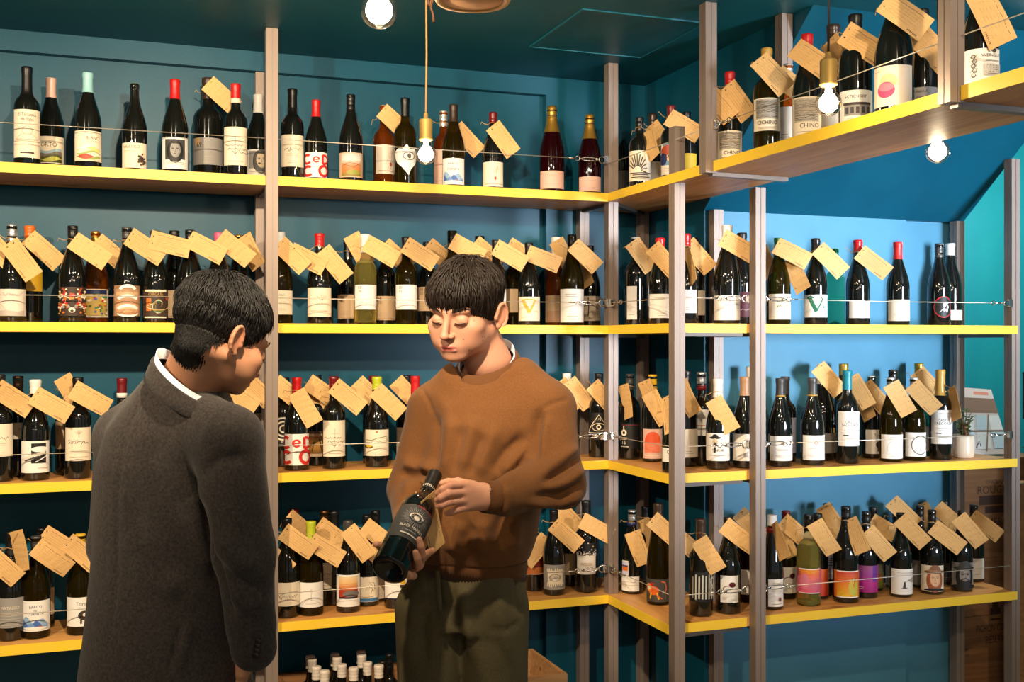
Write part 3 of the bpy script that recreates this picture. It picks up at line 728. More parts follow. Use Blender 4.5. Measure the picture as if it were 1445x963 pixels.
@art('bands')
def _(p, a):
    p.grad(-a, .02, a, .98, [srgb(150, 100, 66), srgb(216, 178, 136), srgb(176, 128, 92), srgb(206, 170, 130), srgb(130, 90, 60)])
    for cy, w in ((.30, .4), (.62, .38), (.95, .3)): p.arc(0, cy - .22, w, .26, .10, 'white', 35, 145); p.arc(0, cy - .24, w * .6, .16, .04, 'sepia', 20, 160)
    p.arc(0, .12, .36, .12, .06, 'white', 200, 340)
@art('scribble')
def _(p, a):
    p.rect(-a, .93, a, 1, 'cream'); p.rect(-a, 0, a, .05, 'cream'); p.text('ORGUE', 0, .78, .13, 'gold', 1.2 * a); p.rect(-a * .8, .25, -a * .35, .7, srgb(196, 110, 40), 3)
    for k in range(7): p.arc(.1, .4, .1 + .05 * k, .28 - .03 * k, .016, ['moss', 'gold', 'cream', 'green'][k % 4], 20 * k, 250 + 20 * k)
    p.arc(.5, .45, .12, .28, .05, 'green', -70, 90); p.ell(.42, .68, .07, .06, 'brick')
@art('treeart')
def _(p, a): tree(p, .1, .40, .5, 'faint'); p.arc(0, .0, .5, .14, .01, 'faint', 20, 160); p.fine(-.3, .3, [.2])
def _eb(n, c):
    def f(p, a): p.text('EB', -a * .62, .84, .11, c, .3); p.text(n, -a * .62, .68, .11, 'ink', .3); p.fine(-a * .8, .1, [.3, .24, .18], 'faint'); p.fine(-a * .8, -a * .3, [.06], 'faint')
    return f
ART['eb70'] = _eb('70', 'dred'); ART['eb71'] = _eb('71', 'pink'); ART['eb56'] = _eb('56', 'ink'); ART['eb50'] = _eb('50', 'ink')
@art('goldv')
def _(p, a):
    c = srgb(222, 170, 60); p.line([(-.30, .86), (-.02, .34)], .14, c); p.line([(-.02, .34), (.24, .86)], .09, c); p.line([(-.36, .86), (-.1, .9), (.3, .86)], .05, c); p.scrib(.16, .4, .4, .05, c, .02, 3, 6); p.arc(0, 0, .5, .16, .012, 'faint', 15, 165)
@art('greenv')
def _(p, a):
    c = srgb(20, 110, 80); p.line([(-.28, .86), (.02, .26)], .17, c); p.line([(.02, .26), (.30, .80), (.22, .9)], .07, c); p.line([(-.4, .84), (-.25, .93), (-.1, .86)], .06, c); p.ell(.36, .45, .04, .04, c)
@art('whitelines')
def _(p, a): p.fine(-a * .7, a * .4, [.84, .78], 'faint', .018); p.fine(-a * .5, a * .5, [.24, .18, .1], 'faint')
@art('plain')
def _(p, a): p.fine(-a * .6, a * .6, [.22, .14], 'faint', .015)
@art('paperbase')
def _(p, a): p.rect(-a, .0, a, .42, srgb(196, 152, 120)); p.fine(-a * .6, a * .6, [.2, .12], 'faint', .015); p.arc(.1, .1, .4, .3, .01, 'faint', 30, 150)
@art('dancer')
def _(p, a): p.line([(-.1, .2), (-.08, .55), (-.1, .95)], .04, 'ink'); p.arc(-.05, .38, .4, .25, .03, 'ink', 20, 150); p.fine(.0, .4, [.3, .25], 'faint', .02); p.ell(-.1, .72, .05, .08, 'ink')
@art('valley')
def _(p, a): p.text('BROKEN', .05, .66, .13, 'olive', 1.2 * a); p.text('VALLEY', .05, .48, .13, 'olive', 1.2 * a); p.fine(-.2, .4, [.38], 'faint'); p.fine(-.5, .1, [.1], 'faint')
@art('stamp')
def _(p, a): p.ell(.2, .62, .14, .16, 'paper'); p.fine(-.4, .2, [.36, .3, .24], 'faint', .016)
@art('purple')
def _(p, a): p.rect(-a, .1, a, .88, 'wine'); p.scrib(-a * .8, a * .8, .3, .06, 'rose', .02, 2); p.scrib(-a * .8, a * .8, .55, .2, srgb(120, 50, 70), .05, 7, 10)
@art('roundel')
def _(p, a): p.ell(0, .5, .46, .49, 'red', 32); p.ell(0, .5, .42, .45, 'black', 32); [p.ell(.08 + .1 * math.cos(k * 1.3), .5 + .17 * math.sin(k * 1.3), .06, .09, 'white', 8) for k in range(5)]; p.line([(-.2, .25), (.2, .7)], .02, 'white')
@art('bwart')
def _(p, a):
    p.rect(-.12, .30, a * .86, .93, 'black'); p.poly([(-a * .8, .35), (-.1, .42), (a * .8, .62), (a * .8, .7), (0, .6), (-.5, .42)], 'paper'); p.ell(.15, .74, .28, .09, 'white'); p.line([(-a * .8, .38), (.1, .52), (a * .8, .34)], .05, 'dgrey'); p.line([(0, .34), (.5, .6)], .03, 'white'); p.fine(0, .5, [.15], 'faint')
@art('five')
def _(p, a): p.text('5', -.5, .3, .5, 'ink', .4); p.text('SERIE', .15, .55, .12, 'sepia', .6)
@art('swirl')
def _(p, a): p.arc(0, .76, .22, .10, .06, 'gold'); p.arc(0, .5, .16, .14, .05, 'gold', -60, 200); p.line([(.12, .45), (.2, .2), (.05, .05)], .05, 'gold')
@art('spiral')
def _(p, a):
    for k in range(3): p.arc(0, .58, .14 + .14 * k, .12 + .125 * k, .05, 'cream', -40, 300)
    p.text('orbit', 0, .12, .08, 'cream', .5); p.fine(-.2, .2, [.05], 'grey')
@art('painting')
def _(p, a): p.rect(-a, 0, a, 1, 'tan'); p.grad(-a * .85, .12, a * .85, .8, [srgb(110, 70, 30), srgb(196, 140, 50), srgb(216, 170, 90), srgb(150, 90, 50)]); p.rect(-a, .9, a, 1, 'brown'); p.line([(-.2, .2), (-.1, .6)], .05, 'brown'); p.line([(.2, .2), (.1, .7)], .05, 'dbrown')
@art('table')
def _(p, a): p.ell(0, .92, .045, .04, 'orange'); p.line([(-.5, .62), (-.2, .60), (0, .68), (.4, .75), (.45, .6)], .025, 'moss'); p.scrib(-.5, .5, .55, .05, 'ink', .012, 4); p.ell(-.35, .35, .2, .06, 'ink'); p.ell(-.33, .37, .14, .04, 'yellow'); p.text('NA BORU', .1, .06, .09, 'paper', a)
@art('eye')
def _(p, a): p.line([(-.5, .25), (0, .92), (.5, .25), (-.5, .25)], .035, 'cream'); p.arc(0, .47, .26, .14, .025, 'cream'); p.ell(0, .47, .09, .1, 'cream'); p.ell(0, .47, .045, .05, 'black'); [p.line([(-.24 + .06 * k, .62 + .03 * (4 - abs(4 - k))), (-.26 + .065 * k, .67 + .035 * (4 - abs(4 - k)))], .012, 'cream') for k in range(9)]; p.text('OJO NEGRO', 0, .08, .10, 'cream', 1.2 * a)
@art('fifteen')
def _(p, a): p.rect(-a, .92, a, .95, 'dred'); p.ell(-.3, .62, .13, .13, 'cream'); p.ell(-.3, .62, .06, .06, 'black'); p.line([(-.3, .74), (-.3, .9)], .05, 'cream'); p.fine(-.4, -.15, [.42, .36], 'cream', .02); p.text('15', -.3, .16, .14, 'cream', .3); p.fine(-.45, -.05, [.06], 'cream', .025)
@art('arch')
def _(p, a): p.ell(-.05, .55, .3, .36, srgb(230, 90, 50), 20, 0, 180); p.rect(-.35, .2, .25, .55, srgb(236, 130, 100)); p.fine(-.3, .2, [.1], 'cream', .02)
@art('blackcorner')
def _(p, a): p.rect(-a * .9, .55, -a * .1, .95, 'white', 4); p.text('C', -a * .5, .6, .25, 'black', .3); p.fine(-.5, .5, [.3, .2], 'faint')
@art('hatman')
def _(p, a): p.ell(-.1, .84, .22, .05, 'black'); p.ell(-.1, .85, .12, .12, 'black', 12, 0, 180); p.ell(-.1, .68, .10, .14, 'beige'); p.ell(-.1, .60, .06, .08, 'ink'); p.line([(-.1, .5), (-.12, .3)], .07, 'black'); p.text('TERROIR', 0, .34, .09, 'ink', a); p.fine(-.3, .3, [.2])
@art('diamond')
def _(p, a): p.poly([(-.1, .70), (0, .80), (.1, .70), (0, .60)], 'sepia'); p.ell(0, .7, .04, .05, 'white'); p.fine(-.35, .35, [.48, .42, .2, .14], 'faint', .016)
@art('estate')
def _(p, a): p.rect(-a, .0, -a * .62, 1, 'paper', 3); p.text('CASTEL', -.02, .66, .075, 'ink', .5); p.text('SALGORDE', -.02, .57, .075, 'ink', .55); p.fine(-.25, .3, [.9, .45, .40, .22], 'faint'); p.rect(-.25, .30, -.1, .33, 'ink', 2)
@art('ringdraw')
def _(p, a): p.arc(.05, .42, .34, .34, .014, 'faint', -120, 200); p.scrib(-.2, .35, .12, .05, 'faint', .012, 7, 14); p.scrib(-.3, .1, .2, .05, 'faint', .01, 9, 10); p.fine(-.3, .4, [.9])
@art('ringblack')
def _(p, a): p.arc(.08, .48, .37, .38, .035, 'ink', 0, 350); p.line([(.05, .25), (.12, .5), (.2, .25)], .02, 'ink'); p.fine(.1, .4, [.08])
@art('boatshield')
def _(p, a): p.rect(-a, .22, a, .30, 'grey'); p.fine(-.3, .1, [.4], 'red', .02); p.ell(0, .9, .5, .12, 'white')
@art('cow')
def _(p, a): p.text('Toro', 0, .72, .12, 'ink', .5); p.ell(.1, .38, .2, .16, 'ink'); p.ell(.12, .4, .07, .06, 'white'); p.line([(0, .25), (0, .1)], .06, 'ink'); p.line([(.2, .25), (.2, .1)], .06, 'ink')
@art('greyscript')
def _(p, a): p.text('MATASSO', 0, .62, .10, 'cream', 1.3 * a); p.fine(-.4, .4, [.5, .4, .3, .2, .1], srgb(190, 184, 176), .018)
@art('bigscript')
def _(p, a): p.scrib(-a * .85, a * .85, .38, .12, 'ink', .018, 6, 22); p.arc(.2, .3, .6, .3, .012, 'ink', 60, 170)
@art('fig')
def _(p, a): p.line([(0, .3), (.0, .75)], .02, 'faint'); p.ell(0, .66, .05, .1, 'paper'); p.arc(0, .0, .4, .3, .012, 'faint', 15, 165); p.fine(-.3, .3, [.15])
@art('sunset')
def _(p, a): p.grad(-a * .9, .25, a * .9, .94, [srgb(40, 36, 50), srgb(60, 44, 50), srgb(214, 120, 60), srgb(236, 190, 130), srgb(236, 206, 160)]); p.poly([(-a * .9, .46), (-.3, .58), (0, .45), (0, .3), (-a * .9, .3)], srgb(176, 56, 30)); p.poly([(a * .9, .56), (.3, .56), (0, .45), (0, .3), (a * .9, .3)], srgb(150, 44, 26)); p.ell(.1, .4, .28, .1, srgb(120, 110, 110)); p.arc(0, 0, .5, .2, .012, 'faint', 15, 165)
@art('bird')
def _(p, a): p.line([(.1, .3), (.2, .6), (.05, .8), (.25, .75), (.3, .5)], .02, 'ink'); p.scrib(-.1, .35, .55, .15, 'ink', .012, 3, 8); p.rect(-a, .02, a, .14, srgb(60, 120, 170)); p.fine(-.4, .2, [.2], 'ink')
@art('snail')
def _(p, a): p.ell(.3, .62, .14, .16, 'yellow'); p.ell(.25, .52, .1, .1, 'dbrown'); p.fine(-.3, .4, [.3, .24], 'faint'); p.rect(-a, 0, a, .04, 'navy')
@art('redbands')
def _(p, a): p.rect(-a, .0, a, .42, srgb(196, 110, 50)); p.rect(-a, .46, a, 1, srgb(150, 50, 30)); p.rect(-a, .42, a, .46, 'black')
@art('splash')
def _(p, a):
    rn = random.Random(5); p.rect(-.3, .22, .35, .78, 'cream')
    for k in range(9): p.line([(-.3 + .08 * k, .70), (-.32 + .085 * k, .78 + .1 * rn.random())], .05, 'cream'); p.line([(-.3 + .08 * k, .3), (-.3 + .08 * k, .2 - .1 * rn.random())], .05, 'cream')
    p.arc(0, .5, .2, .14, .02, srgb(120, 116, 104)); p.text('GUIDO', 0, .45, .10, 'grey', .5); p.fine(-.2, .4, [.06], 'cream')
@art('starry')
def _(p, a):
    p.rect(-a, 0, a, .6, 'paper'); rn = random.Random(8)
    for k in range(60): p.ell(rn.uniform(-a * .95, a * .95), .58 + abs(rn.gauss(0, .14)), .022, .02, 'paper', 6)
    p.text('PASSUGA', 0, .28, .10, 'sepia', a); p.fine(-.3, .3, [.18, .12]); p.ell(.2, .9, .03, .025, 'gold', 8)
@art('flags')
def _(p, a): p.rect(-a * .95, .50, -a * .2, .99, 'cream', 4); p.rect(-a * .9, .53, -a * .25, .96, 'lilac', 4); p.rect(-a * .9, .66, -a * .25, .80, 'orange', 4); p.rect(-a * .9, .80, -a * .25, .84, 'navy', 4); p.rect(-a, .0, a * .85, .48, 'white'); p.fine(-.5, .3, [.3, .2], 'faint')
@art('lion')
def _(p, a):
    c = srgb(222, 96, 30); p.ell(-.15, .5, .26, .2, c); p.ell(-.38, .62, .18, .18, srgb(230, 130, 50)); p.ell(-.38, .6, .1, .09, 'cream'); p.arc(.25, .62, .2, .28, .05, c, -60, 100); p.line([(-.25, .4), (-.3, .12)], .07, 'yellow'); p.line([(.02, .42), (.1, .12)], .07, 'yellow'); p.ell(-.2, .78, .1, .06, 'red'); p.line([(.0, .3), (.25, .15)], .05, c); p.rect(a * .75, .1, a * .8, .9, 'grey', 2)
@art('strokes')
def _(p, a):
    rn = random.Random(2)
    for k in range(8): p.line([(-a * .9 + .115 * k, .06 + .05 * rn.random()), (-a * .88 + .115 * k, .93 - .1 * rn.random())], .05, srgb(200, 196, 180))
    p.arc(.42, .66, .12, .13, .05, srgb(200, 196, 180)); p.arc(.42, .34, .12, .13, .05, srgb(200, 196, 180)); p.rect(.28, .2, .33, .8, srgb(200, 196, 180), 2)
@art('reddot')
def _(p, a): p.ell(.1, .66, .13, .1, 'wine'); p.arc(-.05, .5, .2, .12, .025, 'wine', 30, 200); p.text('B', -.3, .86, .06, 'ink'); p.fine(-.3, -.1, [.2, .16, .12], 'faint')
@art('dots')
def _(p, a): p.fine(-.2, .25, [.86, .8, .6, .55, .5], 'faint', .014); p.ell(.1, .26, .09, .1, 'rose'); p.ell(.1, .26, .05, .06, 'dgrey'); p.fine(-.2, .2, [.1], 'ink', .012)
@art('pinkgrad')
def _(p, a): p.grad(-a, .03, a, .97, [srgb(216, 80, 110), srgb(200, 100, 120), srgb(216, 110, 120), srgb(230, 110, 60), srgb(230, 140, 50)]); p.ell(-.2, .5, .2, .3, srgb(216, 120, 140)); p.rect(-a, .96, a, 1, 'white'); p.rect(-a, 0, a, .03, 'white'); p.scrib(-.1, .3, .85, .06, 'yellow', .02, 2)
@art('flame')
def _(p, a):
    p.grad(-a, .04, a, .96, [srgb(226, 180, 40), srgb(230, 150, 40), srgb(226, 110, 50), srgb(190, 60, 50)]); p.rect(-a, .96, a, 1, 'white'); p.rect(-a, 0, a, .04, 'white'); p.ell(.2, .4, .2, .32, srgb(200, 190, 70)); p.scrib(.05, .35, .5, .2, 'yellow', .03, 2, 8); p.scrib(.1, .3, .6, .2, srgb(190, 60, 40), .02, 6, 8)
@art('magenta')
def _(p, a): p.grad(-a, 0, a, 1, [srgb(150, 20, 110), srgb(176, 30, 130), srgb(150, 60, 140), srgb(150, 80, 120)]); p.rect(a * .5, .4, a, 1, srgb(100, 50, 150), 3); p.fine(-a * .8, -a * .3, [.2, .14], 'rose', .02)
@art('boat')
def _(p, a): p.poly([(-.06, .28), (.06, .28), (.04, .52), (-.02, .5)], 'ink'); p.rect(-.1, .25, .12, .28, 'ink', 2); p.line([(0, .5), (.3, .56), (a, .6)], .014, 'grey'); p.poly([(.1, .56), (a, .68), (a, .46), (.3, .48)], 'faint'); p.fine(-.3, .4, [.86, .15], 'faint')
@art('hatwoman')
def _(p, a): face(p, .08, .5, .78, 'skin', srgb(160, 84, 50), 'sepia', srgb(130, 88, 60)); p.ell(.08, .04, .4, .1, 'black', 16, 0, 180)
@art('hatbeard')
def _(p, a): p.rect(-a, 0, a, 1, srgb(120, 112, 110)); face(p, .05, .5, .86, srgb(150, 140, 134), 'black', 'black', srgb(56, 52, 52)); p.ell(.05, .27, .18, .14, 'black'); p.ell(.05, .33, .1, .05, srgb(150, 140, 134)); p.ell(.05, .0, .6, .16, 'black', 16, 0, 180)
@art('violetlabel')
def _(p, a): p.fine(-.3, .4, [.9, .84, .6, .54, .48, .4], 'dgrey', .02); p.text('RIESLING', .1, .7, .07, 'ink', .6); p.rect(-a, .15, a, .2, 'white')
@art('orangelabel')
def _(p, a): p.grad(-a, 0, a, 1, [srgb(210, 50, 30), srgb(226, 80, 40), srgb(230, 110, 50)])
@art('maskeye')
def _(p, a):
    p.poly([(-.42, .55), (-.46, .75), (-.3, .86), (-.1, .84), (0, 1.0), (.1, .84), (.3, .86), (.46, .72), (.44, .5), (.3, .35), (.14, .2), (.06, 0), (-.02, .18), (-.14, .24), (-.34, .4)], 'white')
    p.arc(.08, .62, .2, .12, .03, 'ink'); p.ell(.08, .62, .06, .08, 'ink')
    for k in range(14): p.line([(-.4 + .055 * k, .4 + .02 * (k % 3)), (-.36 + .055 * k, .84 - .03 * (k % 4))], .008, 'grey')
@art('darkred')
def _(p, a): p.text('MARNES', -.1, .84, .06, 'red', a); p.fine(-.3, .3, [.4], 'grey')
@art('blackmarket')
def _(p, a):
    for k in range(36):
        t = 2 * math.pi * k / 36; p.line([(.17 * math.cos(t), .62 + .15 * math.sin(t)), ((.27 + .05 * (k % 2)) * math.cos(t), .62 + (.24 + .045 * (k % 2)) * math.sin(t))], .008, 'grey')
    p.arc(0, .62, .14, .11, .03, 'paper', 10, 200); p.ell(0, .60, .06, .055, 'paper'); p.arc(0, .60, .12, .07, .015, 'grey')
    p.text('BLACK MARKET', 0, .28, .075, 'paper', 1.35 * a); p.fine(-.12, .12, [.2], 'grey', .018); p.fine(-.2, .2, [.1], 'paper', .03)
    p.text('RIOJA  ALTA', .1, .93, .045, 'red', a)

ROWS = {'f': 0.088, 'b': 0.208, 'm': 0.15}
BOT = []
def base_pos(sec, px, row):
    d_ = ROWS[row] if row in ROWS else float(row)
    if sec[0] == 'A': p = onY(px, 487, YA + d_)
    elif sec[0] == 'B': p = onX(px, 487, XB + d_)
    else: p = onY(px, 487, YC + d_)
    return Vector((p.x, p.y, ZS[int(sec[1])]))
PHRASE = {'A1': 'on the top left shelf', 'A2': 'on the second left shelf', 'A3': 'on the third left shelf', 'A4': 'on the lowest left shelf', 'B1': 'on the high side shelf',
          'B2': 'on the second corner shelf', 'B3': 'on the third corner shelf', 'B4': 'on the lowest corner shelf', 'C2': 'on the second alcove shelf', 'C3': 'on the third alcove shelf', 'C4': 'on the lowest alcove shelf'}
def make_bottle(pos, sh, gl, h, rz, cap, lab, label, group=None, name='wine_bottle'):
    wide = float(sh[1:] or 1); sh = sh[0]
    o = empty(name, pos, rz, label, 'bottle', group)
    k = h / 0.30; kr = min(1.12, max(0.92, k)) * wide
    if gl == 'cl':
        g = link('glass_body', glass_mesh(sh, 'cl'), o); g.scale = (kr, kr, k)
        r0, p = SHAPES[sh]; pr = [(0.5 * r0, 0.016)] + [(a * r0 * 0.93, z * 0.30 + 0.004) for a, z in p if 0.005 < z < 0.72] + [(0.0004, 0.72 * 0.3)]
        w = MB().lathe(pr, 28).obj('wine', M_WINEY, o); w.scale = (kr, kr, k)
    else:
        g = link('glass_body', glass_mesh(sh, gl), o); g.scale = (kr, kr, k)
    if cap:
        cc, ck = cap.split(':')[:2]; c = link('capsule', cap_mesh(sh, ck), o); c.scale = (kr, kr, k); c.color = PAL[cc]
        if len(cap.split(':')) > 2:   # a coloured band at the foot of the capsule
            z0 = CAPS[ck][0]; rr = (prof_at(sh, z0 + .01) * SHAPES[sh][0] + .0016) * kr
            rr = max(rr, 0.0158 * kr)
            b = MB().lathe([(rr, (z0 + .0) * .3 * k), (rr, (z0 + (.014 if cap.endswith('gold') else .05)) * .3 * k)], 24).obj('capsule_band', M_CAPM, o); b.color = PAL[cap.split(':')[2]]
    if lab:
        z0, z1, col, an, rot, ha = lab; r = SHAPES[sh][0] * kr + 0.0005; H = z1 - z0; n = 14
        def mp(x, y, l):
            w = x * H / r + rot; rr = r + 0.00022 * min(l, 12) + (0.00002 * l); return (rr * math.sin(w), -rr * math.cos(w), z0 + y * H)
        a = ha * r / H
        if col != 'none':
            V = []; F = []
            for i in range(n + 1):
                x = -a + 2 * a * i / n; V += [mp(x, 0, 0), mp(x, 1, 0)]
            for i in range(n): F.append((2 * i, 2 * i + 2, 2 * i + 3, 2 * i + 1))
            lo = link('label', mesh('label', V, F, M_PAPER, True), o); lo.color = PAL[col]
        else: lo = o
        if an:
            p = Print(); ART[an](p, min(a, math.sin(min(ha, 1.5)) * r / H)); p.build(mp, 'label_print', M_INK, lo, 0.0085 / H)
    return o

# ---- kraft price tags
TW, TL = 0.060, 0.124
def tag_mesh(v):
    rn = random.Random(v); V = []; F = []; n = 6
    bend = rn.uniform(-0.006, 0.006); tw = rn.uniform(-0.004, 0.004)
    def q(x, y, z): t = x / TL; return (x, y, z + bend * (1 - 4 * t * t) + tw * t * y / TW * 4)
    for i in range(n + 1):
        x = -TL / 2 + TL * i / n
        for z in (-0.0004, 0.0004):
            for y in (-TW / 2, TW / 2): V.append(q(x, y, z))
    for i in range(n):
        b = 4 * i; c = b + 4
        F += [(b, b + 1, c + 1, c), (b + 2, c + 2, c + 3, b + 3), (b, c, c + 2, b + 2), (b + 1, b + 3, c + 3, c + 1)]
    F += [(0, 2, 3, 1), (4 * n, 4 * n + 1, 4 * n + 3, 4 * n + 2)]
    me = mesh('price_tag', V, F, M_KRAFT)
    p = Print(); ink = srgb(172, 130, 84); ink2 = srgb(120, 84, 54); dk = srgb(50, 36, 28)
    p.ell(-TL / 2 + 0.008, 0.012, 0.0022, 0.0022, dk, 10); p.ell(-TL / 2 + 0.009, -0.010, 0.0022, 0.0022, dk, 10)
    for j in range(6):
        y = 0.020 - 0.0068 * j; x0 = -TL / 2 + 0.020; x1 = TL / 2 - rn.uniform(0.012, 0.035)
        n_ = 22; p.line([(x0 + (x1 - x0) * i / n_, y + rn.uniform(-0.0011, 0.0011)) for i in range(n_ + 1)], 0.0007 if j else 0.0012, ink if j else ink2)
    for k in range(7): p.rect(TL / 2 - 0.012 - 0.0042 * k, -0.0255, TL / 2 - 0.0145 - 0.0042 * k, -0.0215 + rn.uniform(-0.0005, 0.0005), ink2, 1)
    me2 = mesh('lettering', [q(x, y, 0.0004 + 0.00015) for x, y, l in p.v], p.f, M_INK)
    ca = me2.color_attributes.new('Col', 'FLOAT_COLOR', 'CORNER'); buf = []
    for pg, c in zip(me2.polygons, p.c): buf += list(c) * pg.loop_total
    ca.data.foreach_set('color', buf)
    return me, me2
TAGM = [tag_mesh(v) for v in range(5)]
def price_tag(cx, cy, ang, yaw, neck, nr, neck_z, label, d=None, seed=0):
    """card centred on the picture ray through (cx, cy), tied to the bottle neck at `neck`"""
    rn = random.Random(seed * 13 + 5)
    dd = d if d else depth(neck) - 0.046
    c = atd(cx, cy, dd)
    r_ = ray(cx, cy); view = Vector((r_.x, r_.y, 0)).normalized()
    n = -view                                                     # facing out of the shelf, turned by yaw
    n = Matrix.Rotation(R(yaw), 3, 'Z') @ n
    right = Vector((0, 0, 1)).cross(n).normalized()
    n = (n + Vector((0, 0, rn.uniform(-.12, .18)))).normalized(); upv = n.cross(right).normalized()
    a = R(ang); ux = right * math.cos(a) - upv * math.sin(a); uy = n.cross(ux)
    M = Matrix(((ux.x, uy.x, n.x, c.x), (ux.y, uy.y, n.y, c.y), (ux.z, uy.z, n.z, c.z), (0, 0, 0, 1)))
    k = seed % len(TAGM)
    o = link('price_tag', TAGM[k][0]); o.matrix_world = M; tag(o, label, 'price tag', 'kraft price tags tied to bottles')
    link('lettering', TAGM[k][1], o)
    I = M.inverted(); hole = c - ux * (TL / 2 - 0.008) + uy * 0.011
    cn = Vector((neck.x, neck.y, neck_z)); tb = MB()
    ring = [cn + Vector((nr * math.cos(2 * math.pi * i / 12), nr * math.sin(2 * math.pi * i / 12), 0.003 * math.sin(i))) for i in range(12)]
    tb.tube([I @ p for p in ring], 0.0011, 5, True)
    s = cn + (hole - cn).normalized() * nr if (hole - cn).length > 1e-4 else cn
    tb.tube([I @ p for p in (s, (s + hole) / 2 + n * 0.006, hole + n * 0.003, hole - n * 0.002)], 0.0012, 5)
    e = cn - right * (nr + 0.002); k2 = rn.uniform(-1, 1)
    tb.tube([I @ p for p in (e, e - right * 0.012 + Vector((0, 0, 0.010 * k2)), e - right * 0.022 + Vector((0, 0, 0.018 * k2 + 0.006)), e - right * 0.026 + Vector((0, 0, 0.030 * k2 - 0.004)))], 0.0012, 5)
    link('twine', tb.mesh('twine', M_TWINE), o)
    return o

